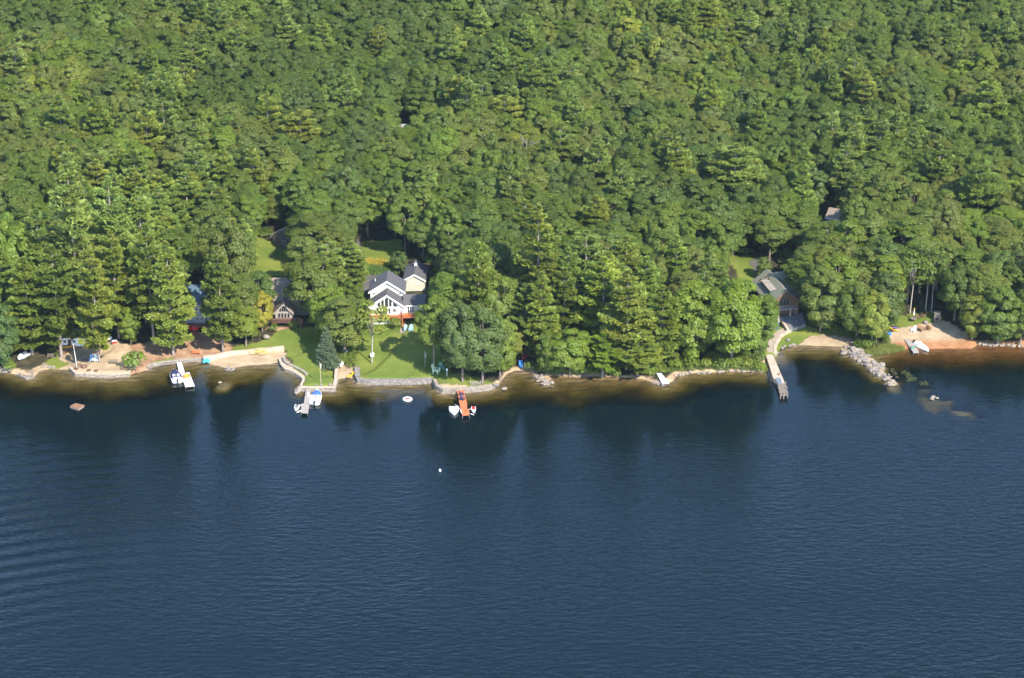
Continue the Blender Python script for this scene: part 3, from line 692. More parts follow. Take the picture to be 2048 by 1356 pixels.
bad = np.zeros(N_TRY, bool); QX, QY = proj(XS * yspan(YS), YS, ZZ)
for k_, L_ in ZP.items():
    for pl in L_: bad |= inpoly(QX, QY, pl)
pn = vnoise(XS * yspan(YS), YS, 45, 21); pn2 = vnoise(XS * yspan(YS), YS, 16, 22)
for i in range(N_TRY):
    if DD[i] < 6 or bad[i]: continue
    if QY[i] > 655 and DD[i] < 14 and random.random() < .6: continue
    x = XS[i] * yspan(YS[i]); y = YS[i]; p = Vector((x, y, ZZ[i]))
    pine = pn[i] * .6 + pn2[i] * .4 > (.60 if QY[i] > 430 else .73)
    if QY[i] < 430 and pine and random.random() < .4: pine = False
    if pine: kind = 'pine'; r = random.uniform(3.4, 5.0); h = random.uniform(15, 20.5)
    else: kind = 'oak'; r = random.choice([random.uniform(3.6, 4.8), random.uniform(4.4, 6.6)]) * (1 - .16 * min(1, max(0, (y - 520) / 250))); h = random.uniform(10.5, 15.5) + 3.2 * float(pn2[i])
    add_tree(kind, p, h, r)
forest.sort(key=lambda t: t[1][1])
def otone(p):
    v = float(vnoise(np.array([p[0]]), np.array([p[1]]), 42, 31)[0]) * .75 + random.random() * .40 - .03
    far = (p[1] - 460) / 400
    if v < .34: return 'dark green'
    if v < .44: return 'blue-green'
    if v < .60: return 'mid green'
    if v < .74: return 'olive green'
    if v < .82: return 'brownish olive'
    if v < .93: return 'bright green'
    return 'yellow-green'
def ptone(p): return random.choice(['pale green', 'pale green', 'deep green', 'yellowish green'])
LAND = [('the low cottage', 148, 660), ('the blue house', 402, 600), ('the brown roofed lodge', 570, 560), ('the dark garage', 562, 455), ('the white house', 772, 540), ('the cupola garage', 826, 525),
        ('the stored white boat', 1143, 640), ('the small sand cove', 1040, 700), ('the small pale ramp', 1325, 700), ('the long pier', 1548, 660), ('the green roofed house', 1570, 530), ('the hidden tan roof', 1662, 425),
        ('the reddish beach', 1850, 600), ('the far boulder row', 2010, 640), ('the hidden white roof', 810, 240)]
LW = [(n, G(a, b_)) for n, a, b_ in LAND]
NORD = ['', 'second ', 'third ', 'fourth ', 'fifth ', 'sixth ', 'seventh ', 'eighth ', 'ninth ', 'tenth ', 'eleventh ', 'twelfth ']
cnt = {}; lim = {'pine': 250, 'oak': 288}; used = {'pine': 0, 'oak': 0}; mass = []
for kind, p, h, r, by in forest:
    if used[kind] >= lim[kind] or by < 140: mass.append((kind, p, h, r)); continue
    used[kind] += 1
    tone = ptone(p) if kind == 'pine' else otone(p)
    lm = min(LW, key=lambda q: (q[1] - p).length); dv = p - lm[1]
    rel = 'behind' if dv.y > abs(dv.x) else ('in front of' if -dv.y > abs(dv.x) else ('right of' if dv.x > 0 else 'left of'))
    size = ('tall' if h > 18 else 'shorter') if kind == 'pine' else ('broad' if r > 5.2 else ('mid-sized' if r > 4.3 else 'slender'))
    key = (kind, tone, lm[0], rel, size); k = cnt[key] = cnt.get(key, 0) + 1
    o_ = NORD[k - 1] if k <= len(NORD) else NORD[-1]
    lab = f"{(o_ + 'nearest ') if k > 1 else 'nearest '}{size} {tone} {'pine' if kind == 'pine' else 'tree'} {rel} {lm[0]}"
    plant(kind, p, h, r, tone, lab, 'pines of the forest slope' if kind == 'pine' else 'broadleaf trees of the forest slope')
print('forest individuals', used, 'mass', len(mass))

# ---- the rest of the wood, far up the slope, one mass
def mass_object(name, items, protos):
    pc = bpy.data.collections.new(name + '_kinds')
    n_ = 0
    for kd, (cm, tm, ph, pr) in protos:
        src = bpy.data.objects.new(f'kind_{n_:03d}', cm); n_ += 1; pc.objects.link(src)
    me = bpy.data.meshes.new(name); me.from_pydata([tuple(i[0]) for i in items], [], [])
    at = me.attributes.new('spin', 'FLOAT_VECTOR', 'POINT'); at.data.foreach_set('vector', np.array([(0, 0, random.uniform(0, 6.28)) for _ in items], np.float32).ravel())
    at = me.attributes.new('size', 'FLOAT_VECTOR', 'POINT'); at.data.foreach_set('vector', np.array([i[1] for i in items], np.float32).ravel())
    at = me.attributes.new('which', 'INT', 'POINT'); at.data.foreach_set('value', np.array([i[2] for i in items], np.int32))
    at = me.attributes.new('tone', 'FLOAT_VECTOR', 'POINT'); at.data.foreach_set('vector', np.array([np.array(TONE[i[3]]) * random.uniform(.88, 1.12) * np.array([random.uniform(.94, 1.06), 1, random.uniform(.9, 1.1)]) for i in items], np.float32).ravel())
    ng = bpy.data.node_groups.new(name, 'GeometryNodeTree'); ng.interface.new_socket('Geometry', in_out='INPUT', socket_type='NodeSocketGeometry'); ng.interface.new_socket('Geometry', in_out='OUTPUT', socket_type='NodeSocketGeometry')
    gi = ng.nodes.new('NodeGroupInput'); go = ng.nodes.new('NodeGroupOutput'); ip = ng.nodes.new('GeometryNodeInstanceOnPoints'); ci = ng.nodes.new('GeometryNodeCollectionInfo')
    ci.inputs['Collection'].default_value = pc; ci.inputs['Separate Children'].default_value = True; ci.inputs['Reset Children'].default_value = True
    L = ng.links.new; L(gi.outputs[0], ip.inputs['Points']); L(ci.outputs[0], ip.inputs['Instance']); ip.inputs['Pick Instance'].default_value = True
    for nm_, dt, sk_ in (('spin', 'FLOAT_VECTOR', 'Rotation'), ('size', 'FLOAT_VECTOR', 'Scale'), ('which', 'INT', 'Instance Index')):
        na = ng.nodes.new('GeometryNodeInputNamedAttribute'); na.data_type = dt; na.inputs['Name'].default_value = nm_
        L(na.outputs['Attribute'], ip.inputs[sk_])
    L(ip.outputs[0], go.inputs[0])
    o = bpy.data.objects.new(name, me); COL.objects.link(o); md = o.modifiers.new('scatter', 'NODES'); md.node_group = ng
    o['kind'] = 'stuff'; return o
protos = [('oak', q) for q in PROTO['oak']] + [('pine', q) for q in PROTO['pine']]
no = len(PROTO['oak']); npn = len(PROTO['pine']); items = []
for kind, p, h, r in mass:
    if kind == 'oak': vi = random.randrange(no); ix = vi; q = PROTO['oak'][vi]; tn = otone(p)
    else: vi = random.randrange(npn); ix = no + vi; q = PROTO['pine'][vi]; tn = ptone(p)
    e_ = random.uniform(.84, 1.16); items.append((p, (r / q[3] * e_, r / q[3] / e_, h / q[2]), ix, tn))
mass_object('forest', items, protos)
# undergrowth between the trunks
items = []; N2 = 26000
ux = g.uniform(-1, 1, N2); uy = 443 + 300 * g.uniform(0, 1, N2) ** 1.6; ux = ux * yspan(uy); ud, _, _ = shore_query(ux, uy); uz = height(ux, uy); qx, qy = proj(ux, uy, uz); bad = np.zeros(N2, bool)
for k_, L_ in ZP.items():
    for pl in L_: bad |= inpoly(qx, qy, pl)
un = vnoise(ux, uy, 8, 41)
for i in range(N2):
    if ud[i] < 1.2 or bad[i] or un[i] < .42 or blocked(qx[i], qy[i], qy[i] - 12, 10): continue
    s = random.uniform(.5, 1.15); items.append(((ux[i], uy[i], uz[i] - .1), (s, s, s * random.uniform(.6, 1.)), random.randrange(3), random.choice(('dark green', 'mid green', 'olive green'))))
mass_object('undergrowth', items, [('shrub', q) for q in PROTO['shrub']])

# ---- dead and bleached trees standing in the canopy
def dead_tree(bx, by, top, label, seed, spread=.5, n=7):
    p = G(bx, by); k = mpp(p); h = (by - top) / (k * cp); g_ = random.Random(seed); mb = MB(); cx = g_.uniform(-.6, .6)
    root = thing('dead_tree', label, 'dead tree', p, 0)
    mb.tube([(0, 0, -.5), (cx * .2, 0, h * .4), (cx, 0, h)], [.22, .16, .05], 6); part('trunk', mb, 'dead', root, True)
    lb = MB()
    for i in range(n):
        z = h * g_.uniform(.45, .92); a = g_.uniform(0, 6.28); l = h * spread * g_.uniform(.12, .34); s = Vector((cx * z / h, 0, z)); e = s + Vector((math.cos(a) * l, math.sin(a) * l * .6, l * g_.uniform(.2, 1.)))
        lb.tube([s, s.lerp(e, .5) + Vector((0, 0, -.1)), e], [.09, .065, .03], 5)
        for q in range(2):
            f = e.lerp(s, g_.uniform(.2, .6)); lb.tube([f, f + Vector((g_.uniform(-.8, .8), g_.uniform(-.5, .5), g_.uniform(.4, 1.2)))], [.06, .02], 4)
    part('limbs', lb, 'dead', root, True)
dead_tree(962, 668, 530, 'bleached dead pine trunk with bare stub branches above the grey-green shore trees', 3, .5, 12)
dead_tree(972, 370, 272, 'forked bleached snag, the left one of two on the middle of the forest slope', 4, 1.0, 6)
dead_tree(1052, 385, 282, 'forked bleached snag, the right one of two on the middle of the forest slope', 5, .9, 7)
dead_tree(908, 430, 348, 'low twisted bleached snag below the forked ones', 6, 1.1, 6)
dead_tree(1960, 470, 388, 'bleached bare snag uphill of the reddish beach', 8, 1., 7)
dead_tree(1078, 700, 590, 'pair of bare pale stems behind the small sand cove', 9, .3, 4)
dead_tree(1608, 420, 342, 'bare snag with a level branch left of the half hidden tan roof', 10, 1., 5)
dead_tree(920, 345, 258, 'grey leafless twiggy crown left of the forked snags', 11, .6, 14)
# ================================================================ built things
def poly_px(L_, z): return [tuple(W(a, b, z)) for a, b in L_]
def window(parent, x, y, z, w_, h_, nx_=2, ny_=1, fm='white', depth=.05):
    """front-facing window (towards -y) in the parent's frame: frame part with a pane sub-part"""
    f = MB(); t = .09
    f.box((x, y, z + h_ / 2 - t / 2), (w_, depth, t)); f.box((x, y, z - h_ / 2 + t / 2), (w_, depth, t))
    f.box((x - w_ / 2 + t / 2, y, z), (t, depth, h_ - 2 * t)); f.box((x + w_ / 2 - t / 2, y, z), (t, depth, h_ - 2 * t))
    for i in range(1, nx_): f.box((x - w_ / 2 + w_ * i / nx_, y, z), (.06, depth * .9, h_ - 2 * t))
    for i in range(1, ny_): f.box((x, y, z - h_ / 2 + h_ * i / ny_), (w_ - 2 * t, depth * .8, .05))
    fo = part('window', f, fm, parent); part('pane', MB().box((x, y + .004, z), (w_ - 2 * t, depth * .5, h_ - 2 * t)), 'glass', fo); return fo
def poly_window(parent, pts, y, fm='white'):
    c = Vector((sum(p[0] for p in pts) / len(pts), 0, sum(p[1] for p in pts) / len(pts)))
    P = [Vector((p[0], y, p[1])) for p in pts]
    grow = [p + (p - Vector((c.x, y, c.z))).normalized() * .10 for p in P]
    fo = part('window', MB().prism(grow, (0, .02, 0), (0, -.03, 0)), fm, parent); part('pane', MB().prism(P, (0, -.031, 0), (0, -.05, 0)), 'glass', fo); return fo
def gable_roof(parent, x0, x1, y0, y1, ze, zr, over=.35, mat='roof_grey', trim='white', th=.16, name='roof'):
    """ridge along y"""
    xm = (x0 + x1) / 2; sl_ = (zr - ze) / (xm - x0); mb = MB(); tb = MB()
    for s, xe in ((-1, x0 - over), (1, x1 + over)):
        zl = ze - sl_ * over; a = [(xm, 0, zr), (xe, 0, zl), (xe, 0, zl + th), (xm, 0, zr + th)]
        mb.prism([(p[0], y0 - over, p[2]) for p in a], (0, 0, 0), (0, y1 - y0 + 2 * over, 0))
        tb.prism([(xm, y0 - over - .005, zr - .20), (xe, y0 - over - .005, zl - .20), (xe, y0 - over - .005, zl + th + .02), (xm, y0 - over - .005, zr + th + .02)], (0, 0, 0), (0, -.06, 0))
    r = part(name, mb, mat, parent); part('rake_board', tb, trim, r); return r
def gable_wall(parent, x0, x1, y0, y1, z0, ze, zr, mat, name='wall'):
    xm = (x0 + x1) / 2
    return part(name, MB().prism([(x0, y0, z0), (x1, y0, z0), (x1, y0, ze), (xm, y0, zr), (x0, y0, ze)], (0, 0, 0), (0, y1 - y0, 0)), mat, parent)
def ridge_x_roof(parent, x0, x1, y0, y1, ze, zr, over=.35, mat='roof_grey', trim='white', th=.16):
    """ridge along x"""
    ym = (y0 + y1) / 2; sl_ = (zr - ze) / (ym - y0); mb = MB()
    for ye in (y0 - over, y1 + over):
        zl = ze - sl_ * over
        mb.prism([(x0 - over, ym, zr), (x0 - over, ye, zl), (x0 - over, ye, zl + th), (x0 - over, ym, zr + th)], (0, 0, 0), (x1 - x0 + 2 * over, 0, 0))
    r = part('roof', mb, mat, parent); part('fascia', MB().box(((x0 + x1) / 2, y0 - over - .03, ze - sl_ * over + th / 2), (x1 - x0 + 2 * over, .05, .22)), trim, r); return r
def deck(parent, poly, z, h_leg, mat, rail=True, rail_sides=None, th=.18, postm=None):
    d = part('deck', MB().zprism(poly, z - th, z), mat, parent)
    for p in poly[:]:
        cx = sum(q[0] for q in poly) / len(poly); cy = sum(q[1] for q in poly) / len(poly); q = (p[0] + (cx - p[0]) * .05, p[1] + (cy - p[1]) * .05)
        part('leg', MB().box((q[0], q[1], z - th - h_leg / 2), (.16, .16, h_leg)), postm or mat, parent)
    if rail:
        rb = MB(); n = len(poly)
        for i in (rail_sides if rail_sides is not None else range(n)):
            a, b_ = Vector((*poly[i], 0)), Vector((*poly[(i + 1) % n], 0)); l = (b_ - a).length; an = math.atan2((b_ - a).y, (b_ - a).x); c = (a + b_) / 2
            rb.box((c.x, c.y, z + .98), (l, .12, .06), an); rb.box((c.x, c.y, z + .14), (l, .06, .06), an)
            k = int(l / .16)
            for j in range(k + 1):
                q = a.lerp(b_, j / max(k, 1)); rb.box((q.x, q.y, z + .55), (.06 if j % 8 else .10, .06, .80), an)
        part('railing', rb, mat, parent)
    return d

# ---- main white house
p = G(771, 656); p.z = W(771, 656, p.z).z
zb = p.z
# place so that the deck-level front wall foot is at pixel (774, 630)
DK = 2.35
q = W(774, 630, zb + DK)
hs = thing('house', 'white gabled house with tall gable windows and grey shingle roofs above the lawn', 'house', (q.x, q.y, zb))
hw = 3.75
part('foundation', MB().box((0, 4.6, DK / 2 - .4), (7.1, 9.0, DK + .8)), 'cream', hs)
gable_wall(hs, -hw, hw, 0, 3.9, DK, DK + 2.25, DK + 4.85, 'white')
gable_roof(hs, -hw, hw, 0, 3.9, DK + 2.25, DK + 4.85, .42)
gable_wall(hs, -hw - .05, hw - .15, 3.7, 9.2, DK, DK + 4.15, DK + 6.6, 'cream')
gable_roof(hs, -hw - .05, hw - .15, 3.7, 9.2, DK + 4.15, DK + 6.6, .42)
for x in (-2.95, 2.75): window(hs, x, 3.66, DK + 3.55, .75, .62, 2)
sl_ = 2.6 / hw; ap = DK + 4.25
for x0, x1 in ((-2.05, -1.45), (-1.2, -.62), (-.38, .12 + .2), (.55, 1.1)):
    poly_window(hs, [(x0, DK + 2.05), (x1, DK + 2.05), (x1, ap - abs(x1) * sl_), (x0, ap - abs(x0) * sl_)], -.02)
poly_window(hs, [(1.45, DK + 2.05), (2.55, DK + 2.05), (1.45, ap - 1.45 * sl_)], -.02)
for x in (-2.0, -1.35, -.75, -.1, .55): window(hs, x, -.03, DK + 1.05, .52, 1.5, 1)
window(hs, 1.75, -.03, DK + 1.15, 1.0, 1.05, 3)
part('wall', MB().box((5.6, 2.9, DK + 1.05), (3.8, 4.6, 2.3)), 'cream', hs)
ridge_x_roof(hs, 3.9, 8.2, .6, 5.2, DK + 2.2, DK + 3.6)
part('wall', MB().box((7.85, 2.9, DK / 2 + .6), (.7, 4.4, DK + 3.)), 'cream', hs)
for x in (4.75, 5.25, 5.75): window(hs, x, .57, DK + 1.1, .46, 1.5, 1)
deck(hs, [(-3.6, -1.5), (3.4, -1.5), (3.4, -.08), (-3.6, -.08)], DK - .02, DK + .1, 'deck_red', True, [0])
deck(hs, [(3.42, -1.9), (7.2, -1.9), (7.2, .4), (3.85, .4), (3.85, -.08), (3.42, -.08)], DK + .3, DK + .4, 'deck_red', True, [0, 1, 5])
part('vent_pipe', MB().tube([(-2.9, 7.5, DK + 4.6), (-2.9, 7.5, DK + 5.6)], .07), 'white', hs)
part('patio', MB().box((5.2, -2.6, -.08), (4.4, 3.6, .3)), 'conc', hs)
# ---- garage with cupola
zg = G(828, 582).z; q = W(829, 582, zg)
gs = thing('garage', 'sage green garage with a dark shingle roof and a white cupola behind the house', 'garage', (q.x, q.y, zg), R(-2))
gable_wall(gs, -2.35, 2.35, 0, 7.6, -.5, 2.75, 4.1, 'sage'); gable_roof(gs, -2.35, 2.35, 0, 7.6, 2.75, 4.1, .3)
for x in (-.85, .8): window(gs, x, -.03, 2.1, .5, .62, 2, 2)
cu = part('cupola', MB().box((0, 5.2, 4.55), (.62, .62, .95)), 'white', gs); part('cap', MB().loft([[(-.48, 4.72, 5.03), (.48, 4.72, 5.03), (.48, 5.68, 5.03), (-.48, 5.68, 5.03)], [(-.04, 5.16, 5.5), (.04, 5.16, 5.5), (.04, 5.24, 5.5), (-.04, 5.24, 5.5)]]), 'roof_grey', cu)
# ---- brown lodge
zl = G(568, 652).z; q = W(568, 637, zl + 1.4)
ls = thing('house', 'brown roofed lodge with a small glazed front gable half hidden by trees', 'house', (q.x, q.y, zl))
zf = 1.4
part('wall', MB().box((.4, 8.2, 1.6 + zf / 2), (10., 8.4, 3.2 + zf)), 'deck_slate', ls)
ridge_x_roof(ls, -4.6, 5.4, 4.0, 12.4, zf + 3.1, zf + 6.2, .4, 'roof_brown', 'deck_grey')
gable_wall(ls, -1.9, 1.9, 0, 4.2, zf - .2, zf + 1.6, zf + 3.55, 'deck_grey'); gable_roof(ls, -1.9, 1.9, 0, 6.5, zf + 1.6, zf + 3.55, .4, 'roof_brown', 'deck_grey')
for x in (-1.05, -.35, .35, 1.05): window(ls, x, -.03, zf + .75, .62, 1.25, 1, 1, 'deck_grey')
for x0, x1 in ((-.95, -.5), (-.4, -.04), (.04, .4), (.5, .95)): poly_window(ls, [(x0, zf + 1.75), (x1, zf + 1.75), (x1, zf + 3.15 - abs(x1) * 1.0), (x0, zf + 3.15 - abs(x0) * 1.0)], -.02, 'deck_grey')
deck(ls, [(-2.6, -1.9), (4.2, -1.9), (4.2, -.05), (-2.6, -.05)], zf - .05, zf, 'deck_dark', True, [0])
part('skylight', MB().box((-3.2, 6.2, zf + 4.85), (.5, .7, .12), 0, R(36)), 'white', ls)
part('stone_skirt', MB().box((.6, .6, zf / 2 - .35), (5.6, 1.0, zf + .3)), 'stone_dark', ls)
# ---- blue house
zb_ = G(402, 657).z; q = W(403, 646, zb_ + .8)
bs = thing('house', 'pale blue two storey house with a blue roof hidden behind the tall pines', 'house', (q.x, q.y, zb_))
part('wall', MB().box((0, 4.5, 2.6), (7., 9., 5.6)), 'blue_side', bs)
ridge_x_roof(bs, -3.5, 3.5, 0, 9., 5.4, 8.0, .4, 'roof_blue', 'white')
for x in (-.9, -.1, .6, 1.5): window(bs, x, -.03, 4.1, .6, .9, 1); 
for x in (-.9, .1, 1.1): window(bs, x, -.03, 1.9, .7, .9, 2)
part('wall', MB().box((-5.4, 3.4, 1.2), (3.8, 4.6, 2.6)), 'blue_side', bs, label='low side wing')
ridge_x_roof(bs, -7.3, -3.5, 1.0, 5.8, 2.4, 3.4, .3, 'roof_tan', 'white')
deck(bs, [(-3.4, -2.2), (3.4, -2.2), (3.4, -.06), (-3.4, -.06)], .75, .9, 'deck_dark', True, [0])
part('stair', MB().box((-4.2, -1.4, .35), (1.1, 1.8, .18), 0, R(24)), 'deck_red', bs)
# ---- low cottage at the left
zc_ = G(148, 694).z; q = W(148, 693, zc_)
cs = thing('cottage', 'low white cottage behind the tall pine on the left beach', 'house', (q.x, q.y, zc_))
part('wall', MB().box((0, 2.4, 1.0), (6., 4.6, 2.4)), 'white', cs); ridge_x_roof(cs, -3., 3., .1, 4.7, 2.1, 3.2, .35, 'roof_grey', 'white')
for x in (-1.9, .1, 1.9): window(cs, x, .07, 1.2, .8, .8, 2)
part('door', MB().box((-.9, .08, .95), (.8, .06, 1.9)), 'deck_dark', cs)
# ---- dark garage up in the trees
zd = G(565, 496).z; q = W(565, 494, zd)
ds = thing('garage', 'dark grey roofed garage tucked in shade above the small clearing', 'garage', (q.x, q.y, zd), R(-38))
gable_wall(ds, -3., 3., 0, 9., -.5, 2.4, 4.6, 'stone_dark'); gable_roof(ds, -3., 3., 0, 9., 2.4, 4.6, .4, 'roof_grey', 'deck_grey'); window(ds, .6, -.03, 1.2, .8, .9, 1, 1, 'cream')
# ---- green roofed house, turned: front gable looks to the lower right
zh = G(1569, 640).z; q = W(1569, 611, zh + 2.6)
ks = thing('house', 'cedar shingled house with green roofs, a long dormer and roof windows above the pier', 'house', (q.x, q.y, zh), R(13))
z0 = 2.6
gable_wall(ks, -3.4, 3.4, 0, 12., -.6, z0 + 1.0, z0 + 3.6, 'shingle_wall'); gable_roof(ks, -3.4, 3.4, 0, 12., z0 + 1.0, z0 + 3.6, .6, 'roof_green', 'shingle_wall')
for x in (-.75, 0, .75): window(ks, x, -.03, z0 + .9, .62, 1.7, 1, 1, 'teal')
poly_window(ks, [(-.9, z0 + 1.9), (.9, z0 + 1.9), (.45, z0 + 2.5), (-.45, z0 + 2.5)], -.02, 'teal')
deck(ks, [(-2.2, -1.6), (2.4, -1.6), (2.4, -.05), (-2.2, -.05)], z0 - .25, z0 - .3, 'deck_grey', False); part('railing', MB().box((.1, -1.6, z0 + .6), (4.6, .06, .07)).box((-2.2, -1.6, z0 + .15), (.08, .08, .8)).box((.1, -1.6, z0 + .15), (.08, .08, .8)).box((2.4, -1.6, z0 + .15), (.08, .08, .8)), 'conc', ks)
dm = part('dormer', MB().prism([(-2.5, 3.0, z0 + 1.75), (-2.5, 3.0, z0 + 2.65), (-1.25, 3.0, z0 + 2.75)], (0, 0, 0), (0, 5.6, 0)), 'teal', ks)
part('dormer_roof', MB().prism([(-2.7, 2.8, z0 + 2.62), (-2.7, 2.8, z0 + 2.72), (-1.1, 2.8, z0 + 2.92), (-1.1, 2.8, z0 + 2.78)], (0, 0, 0), (0, 6.0, 0)), 'conc', dm)
part('pane', MB().box((-2.52, 5.8, z0 + 2.2), (.05, 4.8, .6)), 'glass', dm)
for yy, t_ in ((8.3, .30), (9.6, .30), (9.0, .66), (10.3, .66)):
    xx = -3.4 * t_; zz = z0 + 3.6 - 2.6 * t_ + .22; f = part('skylight', MB().box((xx, yy, zz), (.75, .55, .10), 0, 0, R(-37)), 'wood', ks); part('pane', MB().box((xx - .02, yy, zz + .045), (.55, .38, .06), 0, 0, R(-37)), 'glass', f)
part('wall', MB().box((5.3, 6.0, z0 - .3), (4.6, 5., 4.)), 'shingle_wall', ks)
ridge_x_roof(ks, 2.4, 7.6, 3.5, 8.5, z0 + 1.2, z0 + 2.7, .5, 'roof_green', 'deck_grey')
part('wall', MB().box((3.4, 11.4, z0 - .2), (4.2, 4.4, 4.)), 'shingle_wall', ks, label='rear wing')
ridge_x_roof(ks, 1.0, 5.5, 9.2, 13.6, z0 + 1.7, z0 + 3.1, .4, 'roof_sage', 'deck_grey')
part('post', MB().box((.9, -1.5, z0 / 2 - .4), (.22, .22, z0 - .2)), 'deck_grey', ks)
# terrace, wall and teal boathouse below it
zt = 1.5
tr_ = thing('terrace', 'dark grey paved terrace with a pale retaining wall below the green roofed house', 'terrace', (0, 0, 0))
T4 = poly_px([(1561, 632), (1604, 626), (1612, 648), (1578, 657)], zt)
part('paving', MB().zprism(T4, -.5, zt), 'patio', tr_)  # dark pavers on top; the equally dark front side stands in for shade
a, b_ = Vector(T4[0]), Vector(T4[3]); c2, d2 = Vector(T4[1]), Vector(T4[2])
lines = MB()
for t_ in (.3, .55, .8):
    e, f = a.lerp(c2, t_), b_.lerp(d2, t_); lines.tube([e + Vector((0, 0, .0)), f], .035, 4)
    e, f = a.lerp(b_, t_), c2.lerp(d2, t_); lines.tube([e, f], .03, 4)
part('jointing', lines, 'conc', tr_)
rw = MB(); off = Vector((-.9, -.3, 0)); rw.zprism([a, b_, b_ + Vector((-.55, -.5, 0)), a + Vector((-.55, -.2, 0))], -.5, zt + .06)
part('retaining_wall', rw, 'conc_l', tr_)
zq = G(1551, 660).z; q = W(1551, 659, zq)
bh = thing('boathouse', 'small teal shed with a grey roof beside the terrace wall', 'shed', (q.x, q.y, zq))
part('wall', MB().box((0, 1.2, .9), (1.5, 2.2, 2.1)), 'teal', bh); part('door', MB().box((0, .07, .85), (1.1, .06, 1.7)), 'teal', bh); part('roof', MB().box((0, 1.2, 2.05), (1.8, 2.7, .16), 0, R(9)), 'deck_grey', bh)
# half hidden roofs
def far_house(bx, by, w_, d_, hgt_, mat, wmat, label, rz=0.):
    z = G(bx, by).z; q = W(bx, by, z); h = thing('house', label, 'house', (q.x, q.y, z), rz)
    part('wall', MB().box((0, d_ / 2, hgt_ / 2 - .3), (w_, d_, hgt_ + .4)), wmat, h); ridge_x_roof(h, -w_ / 2, w_ / 2, 0, d_, hgt_ - .1, hgt_ + d_ * .26, .35, mat, 'white'); window(h, -w_ * .2, -.03, hgt_ * .5, 1., 1., 2); window(h, w_ * .2, -.03, hgt_ * .5, 1., 1., 2)
far_house(1664, 490, 3.4, 5., 7.0, 'roof_tan', 'cream', 'tan hip of a roof showing among the trees uphill of the pier', R(-25))
far_house(811, 288, 4.2, 2.4, 4.4, 'pale_roof', 'deck_grey', 'bright white roof showing through the middle of the forest')
far_house(782, 352, 4., 4., 2.4, 'roof_brown', 'deck_red', 'little reddish cabin roof under the forest below the white roof')

# ---------------------------------------------------------------- walls along the shore
def wall_px(name, label, pts, z0, z1, th, mat, cat='wall', rough=.05, seedd=1, cap=None, cells=0.):
    """a wall with its foot line along photo pixels at water level, going inland by its thickness"""
    P = [W(a, b_, 0) for a, b_ in pts]; fine_ = []
    for a, b_ in zip(P[:-1], P[1:]):
        n = max(1, int((b_ - a).length / .35)); fine_ += [a.lerp(b_, i / n) for i in range(n)]
    fine_.append(P[-1]); g_ = np.random.default_rng(seedd); nz = max(3, int((z1 - z0) / .3)); rings = []
    if cells: sd_ = [(g_.uniform(0, len(fine_) * .35), g_.uniform(z0, z1 + .3)) for _ in range(int(len(fine_) * .35 * (z1 - z0) / cells ** 2))]
    for i, p_ in enumerate(fine_):
        t = (fine_[min(i + 1, len(fine_) - 1)] - fine_[max(i - 1, 0)]).normalized(); nrm = Vector((t.y, -t.x, 0))   # towards the water when the wall runs left to right
        ring = []
        for k in range(nz + 1):
            z = z0 + (z1 - z0) * k / nz
            o_ = g_.normal() * rough
            if cells:
                ds_ = sorted(math.hypot(i * .35 - u, z - v) for u, v in sd_)[:2]; o_ = .16 - .30 * math.exp(-((ds_[1] - ds_[0]) / .09)) * .5 + g_.normal() * .02
            ring.append(p_ + nrm * o_ + Vector((0, 0, z + (g_.normal() * rough * .6 if k == nz else 0))))
        ring.append(p_ - nrm * th + Vector((0, 0, z1))); ring.append(p_ - nrm * th + Vector((0, 0, z0)))
        rings.append(ring)
    root = thing(name, label, cat, (0, 0, 0)); mb = MB(); mb.loft(rings, True, True); part('body', mb, mat, root)
    if cap:
        cb = MB(); r2 = []
        for i, p_ in enumerate(fine_):
            t = (fine_[min(i + 1, len(fine_) - 1)] - fine_[max(i - 1, 0)]).normalized(); nrm = Vector((t.y, -t.x, 0))
            r2.append([p_ + nrm * .10 + Vector((0, 0, z1 - .02)), p_ + nrm * .10 + Vector((0, 0, z1 + .12)), p_ - nrm * (th + .04) + Vector((0, 0, z1 + .12)), p_ - nrm * (th + .04) + Vector((0, 0, z1 - .02))])
        cb.loft(r2); part('cap', cb, cap, root)
    return root
wall_px('stone_wall', 'low pale stone wall in front of the tan beach with the white flagpole', [(140,742),(146,748),(151,753),(215,756),(260,753)], -.6, .75, .5, 'stone_pale', cells=.6, cap='conc_l')
wall_px('stone_wall', 'low grey stone wall under the twin trunk pine and the white dock', [(298,740),(306,733),(340,728),(380,724),(404,722)], -.5, .62, .5, 'stone', cells=.5, cap='conc')
def wall_land(name, label, pts, z, h, th, mat, cap=None, cat='wall'):
    P = [W(a, b_, z) for a, b_ in pts]; root = thing(name, label, cat, (0, 0, 0)); mb = MB(); cb = MB()
    L_, R_ = [], []
    for i, p_ in enumerate(P):
        t = (P[min(i + 1, len(P) - 1)] - P[max(i - 1, 0)]).normalized(); n_ = Vector((-t.y, t.x, 0)); L_.append(p_ + n_ * th / 2); R_.append(p_ - n_ * th / 2)
    mb.loft([[a - Vector((0, 0, .8)), b_ - Vector((0, 0, .8)), b_ + Vector((0, 0, h)), a + Vector((0, 0, h))] for a, b_ in zip(L_, R_)]); part('body', mb, mat, root)
    if cap:
        cb.loft([[a + (a - b_) * .12 + Vector((0, 0, h - .01)), b_ + (b_ - a) * .12 + Vector((0, 0, h - .01)), b_ + (b_ - a) * .12 + Vector((0, 0, h + .08)), a + (a - b_) * .12 + Vector((0, 0, h + .08))] for a, b_ in zip(L_, R_)]); part('cap', cb, cap, root)
    return root
wall_land('beach_wall', 'pale block wall backing the raked sand beach below the lodge lawn', [(406,719),(430,716),(456,710),(500,706),(540,702),(568,699)], .6, .75, .4, 'conc_l', 'conc_l')
